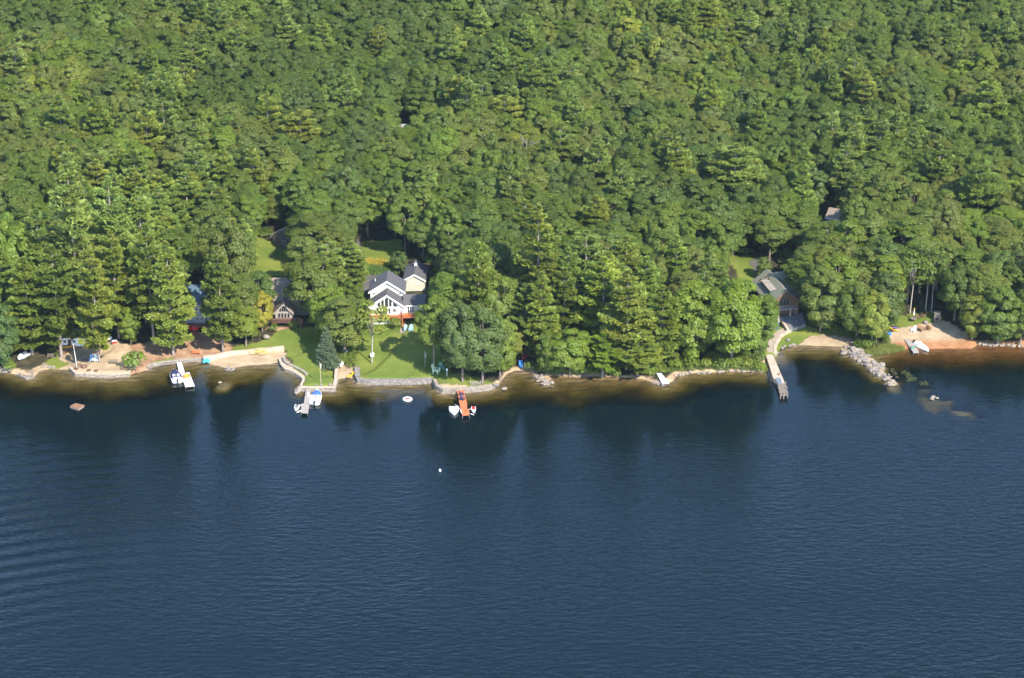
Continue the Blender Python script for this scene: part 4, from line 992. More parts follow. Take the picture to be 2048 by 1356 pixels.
# curved stepped wall
CW = [(558,722),(562,734),(570,743),(588,750),(601,758),(607,764),(601,775),(599,782)]
wall_px('stepped_wall', 'pale curved two step concrete wall at the edge of the lodge lawn', CW, -.7, .62, .9, 'conc_l', rough=.0, cap='conc_l')
wall_px('stepped_wall', 'upper course of the curved concrete wall against the lodge lawn', [(565,721),(568,731),(577,738),(593,745),(606,752),(613,759)], .2, 1.1, .45, 'conc_l', rough=.0, cap='conc')
wall_px('stone_wall', 'squared stone wall around the lawn tip where the grey dock starts', [(599,783),(625,784),(670,783),(674,768),(675,752),(677,742)], -.8, .95, .55, 'stone_pale', rough=.03, cells=.8, cap='conc_l')
wall_px('boulder_wall', 'grey boulder wall along the foot of the main lawn', [(711,742),(710,757),(716,767),(740,770),(790,770),(832,769),(866,767)], -.8, 1.05, 1.0, 'stone', cells=.75, rough=.06)
wall_px('stone_wall', 'squared stone landing wall where the red dock starts', [(867,768),(872,780),(885,787),(920,787),(965,783),(984,779)], -.8, 1.05, .6, 'stone_pale', cells=.7, rough=.04, cap='conc')

# ---------------------------------------------------------------- boulders, each its own thing
ROCKS = []
for i in range(6):
    g_ = np.random.default_rng(200 + i); mb = MB(); n, m_ = 9, 6; rings = []
    ax = g_.normal(size=(7, 3)); of = g_.uniform(.62, .95, 7)
    for j in range(m_ + 1):
        th = -math.pi / 2 + math.pi * j / m_; ring = []
        for k in range(n):
            d = np.array([math.cos(th) * math.cos(2 * math.pi * k / n), math.cos(th) * math.sin(2 * math.pi * k / n), math.sin(th)])
            r = 1.
            for a_, o_ in zip(ax, of):
                a_ = a_ / np.linalg.norm(a_); dd = d @ a_
                if dd > .05: r = min(r, o_ / dd)
            ring.append(tuple(d * r * np.array([1, .85, .7]) * (1 + g_.normal() * .03)))
        rings.append(ring)
    mb.loft(rings); ROCKS.append({k: mb.mesh('boulder', k) for k in ('stone', 'stone_pale', 'stone_dark')})
def rock(px, py, size, label, group=None, mat=None, z=None, sink=.25):
    q = W(px, py, 0); zz = hz(q.x, q.y)
    if z is None: z = max(zz, -.55 * size)
    else: z = z
    q = W(px, py, z)
    o = bpy.data.objects.new('boulder', random.choice(ROCKS)[mat or random.choice(['stone', 'stone_pale', 'stone_pale'])]); COL.objects.link(o)
    s = size * .5; o.scale = (s * random.uniform(.85, 1.25), s * random.uniform(.85, 1.25), s * random.uniform(.8, 1.1)); o.location = (q.x, q.y, z + s * (.55 - sink)); o.rotation_euler = (random.uniform(-.3, .3), random.uniform(-.3, .3), random.uniform(0, 6.28))
    tag(o, label, 'boulder', group)
def rock_line(pts, n, spread, size, label, group, mat=None):
    P = [(a, b_) for a, b_ in pts]; ln = [math.hypot(c[0] - a[0], (c[1] - a[1]) * 2) for a, c in zip(P[:-1], P[1:])]; tot = sum(ln)
    for i in range(n):
        u = random.random() * tot; k = 0
        while k < len(ln) - 1 and u > ln[k]: u -= ln[k]; k += 1
        t = min(u / ln[k], 1); x = P[k][0] + (P[k + 1][0] - P[k][0]) * t + random.gauss(0, spread); y = P[k][1] + (P[k + 1][1] - P[k][1]) * t + random.gauss(0, spread * .42)
        rock(x, y, random.uniform(*size), label, group, mat)
rock_line([(1698,699),(1712,709),(1735,718),(1748,732),(1762,744),(1776,757)], 84, 11, (.45, 1.7), 'grey boulder piled in the long jetty left of the white skiff', 'boulders of the long jetty')
rock_line([(1698,700),(1716,712),(1738,724)], 22, 9, (.8, 1.6), 'grey boulder piled in the long jetty left of the white skiff', 'boulders of the long jetty')
for a, b_, s in [(1757,748,1.8),(1775,757,1.3),(1784,763,1.0),(1780,771,1.2),(1772,771,1.3),(1788,750,1.2),(1768,762,.9),(1790,768,.8)]: rock(a, b_, s, 'loose boulder scattered off the tip of the long jetty', 'boulders off the jetty tip', 'stone_pale')
for a, b_, s, l in [(1866,796,1.2,'largest of three pale rocks breaking the surface over the shoal'),(1864,799,.9,'small pale rock just below the largest shoal rock'),(1874,797,.8,'small pale rock just right of the largest shoal rock')]: rock(a, b_, s, l, None, 'stone_pale', -.05)
rock_line([(1765,752),(1788,766)], 10, 8, (.35, .8), 'loose boulder scattered off the tip of the long jetty', 'boulders off the jetty tip')
rock_line([(1072,752),(1083,760),(1094,768),(1103,775)], 34, 4.5, (.5, 1.3), 'pale rock of the short jetty beside the small sand cove', 'rocks of the short jetty')
rock_line([(1352,753),(1380,747),(1420,746)], 20, 2.5, (.5, 1.1), 'pale rock in the row along the waterside thicket', 'rocks along the waterside thicket', 'stone_pale')
rock_line([(1436,745),(1470,743),(1500,745),(1526,745)], 20, 2.5, (.5, 1.2), 'pale rock in the row along the waterside thicket', 'rocks along the waterside thicket', 'stone_pale')
rock_line([(1306,764),(1325,771),(1345,766)], 16, 3, (.5, 1.0), 'rock heaped under the small pale ramp', 'rocks under the small ramp')
rock_line([(1958,690),(2000,691),(2046,693)], 28, 2.2, (.7, 1.3), 'tan boulder in the row right of the reddish beach', 'boulders right of the reddish beach', 'stone_pale')
rock_line([(1100,748),(1140,751),(1180,753),(1240,755)], 9, 2, (.3, .8), 'small stone on the thin sand strip under the low maple', 'stones of the thin sand strip')
rock_line([(0,742),(8,746),(18,740),(20,734)], 12, 3.5, (.7, 1.5), 'pale rock in the heap at the left frame edge', 'rocks at the left edge', 'stone_pale')
rock_line([(34,748),(60,757),(68,750)], 10, 2.5, (.5, 1.0), 'stone around the sloping slab at the far left', 'stones around the left slab')
rock_line([(80,735),(100,733),(118,738)], 8, 3, (.5, 1.0), 'pale stone on the bank between the slab and the low wall', 'stones on the left bank', 'stone_pale')
rock_line([(452,738),(462,742),(458,750)], 20, 4, (.4, .9), 'grey stone of the heap in front of the raked sand beach', 'stones of the beach heap', 'stone')
rock(440, 766, .9, 'flat pale rock alone in the shallows below the stone heap', None, 'stone_pale', -.1); rock(983, 777, 1.6, 'dark boulder at the right end of the red dock landing', None, 'stone_dark', .1); rock(992, 772, 1.3, 'second dark boulder beside the red dock landing', None, 'stone_dark', .1)
rock(1008, 779, 1.2, 'lone pale rock in the water left of the short jetty', None, 'stone_pale', -.15); rock(533, 676, 2.0, 'big pale boulder in the lodge lawn bed', None, 'stone_pale')
rock(597, 783, 2.3, 'large tan boulder at the foot of the grey dock', None, 'stone_pale', .1); rock(642, 771, .9, 'tan rock at the foot of the lawn tip flagpole', None, 'stone_pale', .95); rock(660, 770, .95, 'tan rock right of the lawn tip flagpole', None, 'stone_pale', .95); rock(632, 770, .6, 'small grey stone left of the lawn tip flagpole', None, 'stone', .95)
rock_line([(1548,712),(1556,700),(1566,694),(1590,691)], 12, 2, (.5, 1.0), 'stone edging the water beside the curved path', 'stones by the curved path')
rock(1576, 681, 1.1, 'grey boulder on the small lawn beside the curved path', None, 'stone'); rock(1851, 646, 1.2, 'grey boulder at the back of the reddish beach', None, 'stone'); rock(1527, 722, 1.0, 'tan rock at the left side of the long pier', None, 'stone_pale', .1)
sl_ = MB().zprism(poly_px([(38,750),(48,738),(66,741),(68,755),(52,757)], .35), -.5, .35)
single('stone_slab', sl_, 'stone_pale', 'sloping pale stone slab jutting into the water at the far left', 'slab')

# ---------------------------------------------------------------- docks
def dock(name, label, polys, z, mat, legs=True, th=.16, group=None, plank=True, names=None):
    root = thing(name, label, 'dock', (0, 0, 0), 0, group)
    for j, (pl, m_) in enumerate(polys):
        P = poly_px(pl, z); part((names or ['deck'] * 9)[j], MB().zprism(P, z - th, z), m_, root)
        if legs:
            c = sum((Vector(p_) for p_ in P), Vector()) / len(P)
            for p_ in P:
                q = Vector(p_).lerp(c, .06); bz = min(hz(q.x, q.y), z - .3); bz = max(bz, -4.) - .2
                part('leg', MB().tube([(q.x, q.y, bz), (q.x, q.y, z - th - .001)], .06, 6), 'metal', root)
    return root
dock('dock', 'white L shaped dock with a wide outer platform below the twin trunk pine', [([(353.6,724),(363,724),(369,743.3),(360,752.5)], 'white'), ([(361.8,749),(378,744),(389,771),(370.8,773)], 'white')], .55, 'white', names=['gangway', 'platform'])
bd = dock('dock', 'weathered grey plank dock with a square end platform by the white boat', [([(612.5,776),(622.5,776),(617,807),(607.6,806.6)], 'deck_grey'), ([(603.6,807),(619,808.2),(616,826),(601.3,824.5)], 'deck_grey')], .7, 'deck_grey', names=['walkway', 'platform'])
part('ladder', MB().tube([W(606.5,825.5,1.0), W(606,826.5,.2), W(606,828,-.5)], .04, 5).tube([W(610,826,1.0), W(609.6,827,.2), W(609.6,828.4,-.5)], .04, 5).tube([W(606,826.8,.3), W(609.6,827.2,.3)], .04, 5).tube([W(606,827.5,.0), W(609.6,827.9,.0)], .04, 5), 'metal', bd)
part('box', MB().box(W(617,789,.95), (.5, .5, .5)), 'white', bd)
rd = dock('dock', 'red stained wooden dock with a short step at its outer end', [([(913,777),(927,777.5),(934,806),(934.5,820),(924.6,829.9),(919,806)], 'deck_red'), ([(934.6,817),(938,819.5),(938.8,829),(924.6,830.2)], 'deck_red')], .75, 'deck_red', names=['deck', 'step'])
for a, b_, c in (((910,809),(916,813),(923.5,823)), ((920,818),(921.5,823),(924,827)), ((936.5,818.5),(940,818),(944,818.6)), ((938.5,826.8),(942,827.6),(947,830))):
    part('mooring_arm', MB().tube([W(*a, .9), W(*b_, 1.1), W(*c, .85)], .05, 5), 'white', rd)
lp = thing('pier', 'long pale concrete pier ending in a dark plank dock at the curved path', 'pier', (0, 0, 0))
part('walkway', MB().zprism(poly_px([(1531.5,709),(1545.5,709),(1569,764),(1564,767.5),(1546.5,756)], .95), -2.2, .95), 'conc_l', lp)
part('side_strip', MB().zprism(poly_px([(1528.6,721),(1531.2,721),(1545.6,757),(1542,761.5)], .25), -1.8, .25), 'deck_slate', lp)  # low dark strip along the pier's left side
part('gangway', MB().zprism(poly_px([(1551.5,756),(1561,755.6),(1564.6,767),(1555,768.3)], 1.03), .951, 1.03), 'metal', lp)
part('end_dock', MB().zprism(poly_px([(1555.3,769),(1572,767.4),(1576,789),(1560,791)], .9), .7, .9), 'deck_slate', lp)
for a, b_ in ((1556.5,770),(1571,768.5),(1561,790),(1575,788.4),(1567.5,790),(1573.4,778)): part('piling', MB().tube([W(a, b_, .9) - Vector((0, 0, 3.2)), W(a, b_, .9) + Vector((0, 0, .55))], .14, 7), 'deck_slate', lp)
part('bollard', MB().tube([W(1558,750,.95), W(1558,750,.95) + Vector((0, 0, .4))], .16, 7).box(W(1558,750,.95) + Vector((.1, 0, .42)), (.5, .3, .12)), 'wood', lp)
pth = MB()
edge = MB(); cl = [(1541,709),(1540,697),(1544,685),(1552,673),(1562,665),(1573,660)]
PP = [G(a, b_, .06) for a, b_ in cl]; LL, RR, EE, E2 = [], [], [], []
for i, p_ in enumerate(PP):
    p_.z = max(p_.z, .95 - .0 * i); t = (PP[min(i + 1, len(PP) - 1)] - PP[max(i - 1, 0)]).normalized(); n_ = Vector((-t.y, t.x, 0)); LL.append(p_ + n_ * .75); RR.append(p_ - n_ * .75); EE.append(p_ - n_ * .76); E2.append(p_ - n_ * 1.35)
pth.loft([[a - Vector((0, 0, 1.2)), b_ - Vector((0, 0, 1.2)), b_, a] for a, b_ in zip(LL, RR)]); o = part('path', pth, pmat('path_gravel', (.33, .27, .20), .95, (.24, .19, .14), 1.5, .3)); o['kind'] = 'structure'
edge.loft([[a - Vector((0, 0, 1.5)), b_ - Vector((0, 0, 1.5)), b_ + Vector((0, 0, .10)), a + Vector((0, 0, .12))] for a, b_ in zip(EE, E2)]); single('path_edging', edge, 'conc_l', 'pale stone edging along the outer side of the curved path', 'edging')
dock('dock', 'short pale plank dock beside the white skiff at the reddish beach', [([(1808.6,678.5),(1820,678.5),(1838.4,704.5),(1827,705.2)], 'deck_grey')], .5, 'deck_grey')
dock('dock', 'small pale ramp dock lying on rocks in the middle of the shore', [([(1313,746),(1322,746),(1338.5,765),(1324.5,767)], 'white')], .75, 'white')
single('crate', MB().box((0, 0, .2), (.9, .7, .4)).box((0, 0, .45), (.7, .5, .1)), 'green_pl', 'dark green crate on the short dock by the skiff', 'crate', W(1826,697,.51))
dk = thing('swim_raft', 'brown square swim raft floating alone off the left beach', 'raft', (0, 0, 0))
RP = poly_px([(139.4,812.3),(151,806),(169,810.2),(157,818)], .4); part('deck', MB().zprism(RP, .25, .4), 'wood', dk); part('float', MB().zprism([Vector(p_).lerp(sum((Vector(q) for q in RP), Vector()) / 4, .06) for p_ in RP], -.25, .249), 'deck_grey', dk)

# ---------------------------------------------------------------- boats
def hull_mb(L_, B, Hd, bow=1.6, tr_=.9):
    rings = []
    for i in range(9):
        t = i / 8; y = -L_ / 2 + L_ * t; wd = B / 2 * (tr_ + (1 - tr_) * min(t * 3, 1)) * (1 if t < .5 else max(.04, 1 - ((t - .5) / .5) ** bow)); sh = Hd * (1 + .28 * t * t); k = -.25 * (1 - t ** 4)
        rings.append([(-wd * .45, y, k), (-wd * .92, y, Hd * .3), (-wd, y, sh), (-wd * .84, y, sh + .02), (-wd * .80, y, sh - .10), (wd * .80, y, sh - .10), (wd * .84, y, sh + .02), (wd, y, sh), (wd * .92, y, Hd * .3), (wd * .45, y, k)])
    return MB().loft(rings)
def motor_mb(y, z): return MB().box((0, y, z + .35), (.34, .42, .42)).box((0, y - .05, z), (.2, .26, .5)).box((0, y - .05, z - .35), (.12, .4, .3))
def boat(label, px, py, L_, B, heading, cover=None, cmat='navy', motor=True, windshield=True, Hd=.75, seats=True, cat='boat', cover_y=(-.15, .42), name='motorboat', hull='white', z=0.):
    q = W(px, py, z); r = thing(name, label, cat, (q.x, q.y, z), heading)
    part('hull', hull_mb(L_, B, Hd), hull, r, True)
    if seats:
        part('cockpit', MB().box((0, -L_ * .2, Hd * .97), (B * .62, L_ * .46, .08)), 'grey', r)
        for x in (-B * .18, B * .18): part('seat', MB().box((x, -L_ * .12, Hd + .14), (.5, .5, .26)).box((x, -L_ * .12 - .24, Hd + .42), (.5, .1, .4)), 'white', r)
        part('bench', MB().box((0, -L_ * .36, Hd + .16), (B * .66, .5, .3)), 'white', r)
    if cover:
        y0, y1 = cover_y; rings = []
        for i in range(6):
            t = y0 + (y1 - y0) * i / 5; wd = B / 2 * (1.02 if t < .1 else max(.15, 1 - ((t) / .5) ** 1.6)); hh_ = Hd * (1.08 + .28 * (t + .5) ** 2) + .03
            rings.append([(-wd, L_ * t, hh_ - .12), (-wd * .55, L_ * t, hh_ + .14 * (1 - abs(t - .1))), (0, L_ * t, hh_ + .2 * (1 - abs(t - .1))), (wd * .55, L_ * t, hh_ + .14 * (1 - abs(t - .1))), (wd, L_ * t, hh_ - .12)])
        part('cover', MB().loft(rings), cmat, r, True)
    if windshield and not cover:
        part('windshield', MB().prism([(-B * .36, L_ * .06, Hd + .02), (B * .36, L_ * .06, Hd + .02), (B * .30, L_ * .02, Hd + .5), (-B * .30, L_ * .02, Hd + .5)], (0, 0, 0), (0, .04, 0)), 'glass', r)
    if motor: part('outboard_motor', motor_mb(-L_ / 2 - .2, Hd * .7), 'black', r)
    return r
boat('white motorboat under a navy cover tied left of the white dock', 351.5, 756, 5.6, 2.5, R(16), True, 'navy', True, cover_y=(-.28, .40))
boat('white motorboat with a blue bow canopy tied right of the grey plank dock', 632.5, 798, 6.0, 2.45, R(-2), True, 'blue', True, cover_y=(.06, .33))
boat('broad white rowing boat with its bow toward the lake, left of the red dock', 908, 823.5, 3.6, 2.05, R(184), None, 'navy', False, False, .5, False, name='dinghy')
part('bench', MB().box((0, 0, .42), (1.6, .3, .06)).box((.2, .9, .46), (.4, .4, .12)), 'wood', bpy.data.objects['dinghy'])
d2 = boat('small white dinghy holding a red cushion right of the red dock', 947, 821.5, 2.6, 1.0, R(182), None, 'red', False, False, .42, False, name='dinghy')
part('cushion', MB().ell((0, -.35, .45), (.38, .6, .28), 9, 5, -.4), 'red', d2, True)
boat('white skiff moored beside the short pale dock at the reddish beach', 1843, 696, 4.6, 1.8, R(212), None, 'navy', True, False, .55, True, name='skiff')
st = G(1143, 655); boat('white open boat stored on land among the pines', 1143, 655, 6., 2.0, R(-84), None, 'navy', False, True, .9, True, name='skiff', z=st.z + .5); sk_ = [o for o in bpy.data.objects if o.get('label') == 'white open boat stored on land among the pines'][0]
part('trailer', MB().box((0, 0, -.35), (1.3, 3.6, .12)).tube([(-.8, -.4, -.3), (-.65, -.4, -.3)], .3, 10).tube([(.65, -.4, -.3), (.8, -.4, -.3)], .3, 10), 'black', sk_)
q = W(681.5, 731, 1.0); r = boat('white covered dinghy parked at the top of the small kayak beach', 681.5, 729, 3.0, 1.4, R(185), True, 'white', False, False, .5, False, name='dinghy', z=.75, cover_y=(-.4, .40))
q = G(48, 716); r = boat('white dinghy beached under the trees at the far left', 47, 714, 3.4, 1.6, R(150), None, 'white', False, False, .6, False, name='dinghy', z=q.z + .25)
part('bench', MB().box((0, -.3, .5), (1.2, .3, .06)), 'grey', r)
# personal watercraft
q = W(593.6, 817, 0); r = thing('personal_watercraft', 'small grey and white watercraft held off the grey dock', 'watercraft', (q.x, q.y, 0), R(175))
part('hull', hull_mb(2.6, 1.1, .4, 1.8), 'white', r, True); part('seat', MB().ell((0, -.3, .5), (.28, .8, .3), 9, 5, -.3), 'black', r, True); part('handlebar', MB().tube([(-.35, .45, .85), (0, .4, .95), (.35, .45, .85)], .05, 5).tube([(0, .4, .5), (0, .4, .95)], .07, 5), 'grey', r)
for a, b_ in (((596.5,814),(604,809)), ((594,824.6),(602,820.6))): part('mooring_arm', MB().tube([W(*a, .5), W(*b_, .75)], .06, 5), 'metal', bd)
def kayak(px, py, L_, rz, mat, label, z, name='kayak', B=.72):
    q = W(px, py, z); r = thing(name, label, 'kayak', (q.x, q.y, z), rz); rings = []
    for i in range(11):
        t = i / 10 * 2 - 1; w_ = B / 2 * max(.05, 1 - abs(t) ** 2.2); rings.append([(w_ * math.cos(a), t * L_ / 2, .22 * math.sin(a) * (1 - abs(t) ** 4 * .6) + .1 + .1 * t * t) for a in [2 * math.pi * k / 9 for k in range(9)]])
    part('hull', MB().loft(rings), mat, r, True); part('cockpit', MB().ell((0, -.1, .28), (B * .3, .5, .1), 10, 3, -.2), 'black', r, True); return r
kayak(701.8, 750, 3.2, R(-24), 'yellow', 'yellow kayak lying against the boulder wall on the small kayak beach', .45, B=.85)
kayak(128, 694.5, 3.0, R(80), 'yellow', 'yellow kayak stored below the low white cottage', G(128, 697).z + .1)
kayak(137, 693, 3.0, R(98), 'orange', 'orange kayak stored below the low white cottage', G(137, 696).z + .1)
kayak(1050, 713, 3.4, R(-24), 'red', 'red kayak pulled up the path above the small sand cove', G(1050, 714).z + .1, B=1.)
kayak(1784, 655.5, 2.6, R(62), 'purple', 'purple kayak at the left corner of the reddish beach', G(1784, 657).z + .1)
kayak(1787, 659.5, 2.6, R(40), 'yellow', 'orange yellow kayak beside the purple one on the reddish beach', G(1787, 661).z + .1)
q = G(692, 722); r = thing('paddleboard', 'pale grey paddleboard leaning upright at the edge of the trees by the kayak beach', 'paddleboard', q)
b0 = MB(); rings = []
for i in range(9):
    t = i / 8 * 2 - 1; w_ = .38 * max(.08, 1 - abs(t) ** 3); rings.append([(w_ * math.cos(a) + t * .25, .06 * math.sin(a) + t * .5, 1.25 + 1.25 * t) for a in [2 * math.pi * k / 8 for k in range(8)]])
part('board', b0.loft(rings), 'grey', r, True); part('fin', MB().box((-.1, -.3, .3), (.03, .2, .2)), 'black', r)
def pedal_boat(px, py, mat, label, z, rz=0., s=1.):
    q = W(px, py, z); r = thing('pedal_boat', label, 'pedal boat', (q.x, q.y, z), rz)
    for x in (-.5, .5): part('float', MB().ell((x * s, 0, .15), (.32 * s, 1.15 * s, .28), 9, 5, -.5), mat, r, True)
    part('deck', MB().box((0, 0, .3), (1.2 * s, 1.9 * s, .16)), mat, r)
    for x in (-.28, .28): part('seat', MB().box((x * s, -.3, .48), (.42, .5, .2)).box((x * s, -.56, .75), (.42, .1, .5)), mat, r)
    return r
pedal_boat(412.8, 722.5, 'sky_blue', 'sky blue pedal boat parked on the sand against the low grey wall', .25, R(4), 1.05)
pedal_boat(1776.5, 670, 'pblue', 'bright blue pedal boat at the left end of the reddish beach', .35, R(10), .8)
# tubes and floats
def tube_float(px, py, L_, B, mat, inner, label, z=0., rz=0.):
    q = W(px, py, z); r = thing('inflatable', label, 'inflatable', (q.x, q.y, z), rz); pts = [(L_ / 2 * math.cos(a), B / 2 * math.sin(a), .2) for a in [2 * math.pi * k / 16 for k in range(17)]]
    part('ring', MB().tube(pts, .27, 8, False), mat, r, True); part('floor', MB().ell((0, 0, .10), (L_ / 2 - .1, B / 2 - .1, .10), 14, 3), inner, r, True)
    for x in (-.32, .32): part('seat', MB().ell((x * L_ / 2, .12, .28), (.3, .3, .22), 8, 4, -.2), inner, r, True)
    return r
tube_float(815, 800, 1.55, 1.2, 'white', 'red', 'white and red towable tube floating off the main lawn')
tube_float(373, 754, 1.1, 1.4, 'orange', 'yellow', 'orange inflatable lying on the platform of the white dock', .56)
q = W(880, 942, 0); single('buoy', MB().ell((0, 0, .12), (.25, .25, .25), 12, 8).tube([(0, 0, .4), (0, 0, .55)], .06, 6), 'white', 'small white mooring buoy floating alone in open water', 'buoy', q, smooth=True)
for a, b_, l in ((1799,685,'left one of two little white floats by the reddish beach dock'),(1804,685,'right one of two little white floats by the reddish beach dock')): single('buoy', MB().ell((0, 0, .1), (.26, .26, .26), 10, 6).tube([(0, 0, .3), (0, 0, .42)], .05, 6), 'white', l, 'buoy', W(a, b_, 0), smooth=True)

# ---------------------------------------------------------------- beach furniture
def lawn_chair(px, py, mat, label, rz=0., s=1., group=None, z=None):
    q = G(px, py) if z is None else W(px, py, z); r = thing('lawn_chair', label, 'chair', q, rz, group); r.scale = (s, s, s)
    part('seat', MB().box((0, -.05, .38), (.62, .7, .07), 0, R(10)), mat, r); bk = MB()
    for i in range(5): bk.box((-.26 + .13 * i, .42, .78), (.11, .05, .95 - abs(i - 2) * .08), 0, R(-22))
    part('backrest', bk, mat, r)
    for x in (-.38, .38): part('armrest', MB().box((x, -.02, .60), (.14, .85, .05)), mat, r)
    for x in (-.34, .34):
        part('leg', MB().box((x, -.36, .29), (.09, .09, .58)), mat, r); part('leg', MB().box((x, .28, .27), (.09, .09, .54)), mat, r)
    return r
lawn_chair(872, 746, 'pale_green', 'pale white-green lounge chair on the right edge of the main lawn', R(70), 1.6); lawn_chair(883, 740, 'green_pl', 'green lawn chair in the shade behind the pale lounge chair', R(20), 1.3)
lawn_chair(923.6, 791, 'navy', 'navy chair on the red dock nearer the shore', R(120), 1., z=.76); lawn_chair(925, 800, 'navy', 'navy chair on the red dock farther from the shore', R(60), 1., z=.76)
lawn_chair(184, 722, 'lblue', 'pale blue lawn chair beside the yellowish pine trunk', R(10), 1.1); lawn_chair(190, 722, 'white', 'white lawn chair beside the yellowish pine trunk', R(-10), 1.1); lawn_chair(195, 722.5, 'white', 'white lawn chair touching the yellowish pine trunk', R(-25), 1.1)
lawn_chair(812, 662, 'lblue', 'left pale blue cushioned chair on the patio under the red deck', R(10), 1.1); lawn_chair(822, 662, 'lblue', 'right pale blue cushioned chair on the patio under the red deck', R(-10), 1.1)
lawn_chair(1043, 735, 'pblue', 'blue chair on the small sand cove', R(20), 1.2); lawn_chair(1049, 736, 'white', 'white chair right of the blue one on the small sand cove', R(-20), .9)
lawn_chair(1842, 662, 'wood', 'brown slatted chair in the middle of the reddish beach', R(40), 1.35); lawn_chair(1856.5, 660, 'wood', 'brown slatted chair right of the middle one on the reddish beach', R(150), 1.2); lawn_chair(1827, 663.5, 'white', 'white low chair left of the brown ones on the reddish beach', R(-40), 1.1)
lawn_chair(1836, 637, 'wood', 'wooden chair right of the folded yellow umbrella', R(-90), 1.2); lawn_chair(1847.5, 634, 'wood', 'wooden chair on the grass nearest the stone fireplace', R(-90), 1.1)
lawn_chair(427, 672, 'lblue', 'pale chair in the shade below the blue house', R(30), 1.)
def bench(px, py, mat, label, L_=1.7, rz=0.):
    q = G(px, py); r = thing('bench', label, 'bench', q, rz); part('seat', MB().box((0, -.18, .45), (L_, .13, .05)).box((0, 0, .45), (L_, .13, .05)).box((0, .17, .45), (L_, .13, .05)), mat, r); part('backrest', MB().box((0, .32, .65), (L_, .05, .13)).box((0, .36, .85), (L_, .05, .13)), mat, r)
    for x in (-L_ * .42, L_ * .42): part('leg', MB().box((x, -.16, .21), (.09, .09, .42)).box((x, .26, .42), (.09, .09, .84)), mat, r)
    return r
bench(171, 722, 'deck_slate', 'dark slatted bench left of the yellowish pine trunk', 1.4); bench(227, 728, 'deck_slate', 'dark slatted bench on the tan beach right of the yellowish pine', 1.9); bench(101, 716, 'deck_slate', 'bench in the shade left of the trunk before the cottage', 1.4); bench(392, 709, 'deck_red', 'reddish wooden bench on the bare slope above the sky blue pedal boat', 1.9)
q = G(388, 672); r = thing('umbrella', 'red garden umbrella over a table below the blue house', 'umbrella', q); part('pole', MB().tube([(0, 0, 0), (0, 0, 2.3)], .04, 6), 'metal', r)
part('canopy', MB().loft([[(1.25 * math.cos(a), 1.25 * math.sin(a), 1.85) for a in [2 * math.pi * k / 8 for k in range(8)]], [(.65 * math.cos(a), .65 * math.sin(a), 2.22) for a in [2 * math.pi * k / 8 for k in range(8)]], [(.04 * math.cos(a), .04 * math.sin(a), 2.42) for a in [2 * math.pi * k / 8 for k in range(8)]]]), 'red', r); part('table', MB().tube([(0, 0, .68), (0, 0, .74)], .6, 12), 'red', r)
q = G(1827, 640); r = thing('umbrella', 'folded pale umbrella with a yellow tip on the grass behind the reddish beach', 'umbrella', q); part('pole', MB().tube([(0, 0, 0), (0, 0, 2.7)], .04, 6), 'wood', r); part('canopy', MB().tube([(0, 0, 1.1), (0, 0, 1.4), (0, 0, 2.4), (0, 0, 2.6)], [.10, .20, .10, .03], 8), 'cream', r); part('tip', MB().ell((0, 0, 2.75), (.16, .16, .22), 8, 5), 'yellow', r)
q = G(1826, 641); r = thing('picnic_table', 'round dark table under the folded pale umbrella', 'table', q + Vector((0, -.4, 0))); part('tabletop', MB().tube([(0, 0, .7), (0, 0, .76)], .75, 12), 'deck_slate', r)
for a in (.6, 2.2, 3.8, 5.4): part('leg', MB().box((.4 * math.cos(a), .4 * math.sin(a), .35), (.08, .08, .7)), 'deck_slate', r)
q = G(1874, 640); r = thing('fireplace', 'grey stone outdoor fireplace at the top of the reddish beach', 'fireplace', q, R(-8)); rk = MB()
g_ = np.random.default_rng(9)
for k in range(7): rk.box((g_.normal() * .02, 0, .12 + .26 * k), (1.5 - .05 * k + g_.normal() * .05, 1.2 + g_.normal() * .05, .255), g_.normal() * .02)
part('stonework', rk, 'stone_pale', r); part('hearth', MB().box((0, -.62, .5), (.7, .1, .6)), 'black', r); part('cap', MB().box((-.1, .1, 1.95), (1.6, 1.3, .1)), 'metal', r)
def flagpole(px, py, h, label, flag=None, mat='white', lean=0., z=None):
    q = G(px, py) if z is None else W(px, py, z); r = thing('flagpole', label, 'flagpole', q); part('pole', MB().tube([(0, 0, 0), (lean, 0, h)], [.07, .045], 7), mat, r); part('finial', MB().ell((lean, 0, h + .08), (.1, .1, .1), 8, 5), mat, r, True)
    if flag:
        rings = [[(lean + .06 + .02 * k, .06 * math.sin(k * 1.9), h - .15 - .0), (lean + .06 + .10 * k, .03 + .08 * math.sin(k * 1.9), h - .2), (lean + .05 + .07 * k, .02 + .06 * math.sin(k * 1.9), h - 1.35)] for k in range(4)]
        part('flag', MB().loft(rings), flag, r, True)
flagpole(154, 735, 5.4, 'white flagpole without a flag on the tan beach', None, 'white', -.35); flagpole(642, 768, 4.9, 'pale flagpole with a limp flag on the lawn tip by the grey dock', 'cream', 'conc_l', -.1); flagpole(850, 734, 3.5, 'thin flagpole with a hanging white flag at the right of the main lawn', 'white', 'metal')
q = G(745, 716); single('bird_house', MB().box((0, -.4, .9), (.75, .5, .62)).prism([(-.45, -.7, 1.2), (.45, -.7, 1.2), (0, -.7, 1.45)], (0, 0, 0), (0, .62, 0)).tube([(0, -.4, -.2), (0, -.4, .6)], .05, 6), 'white', 'white nest box on a post against the airy birch', 'nest box', q)
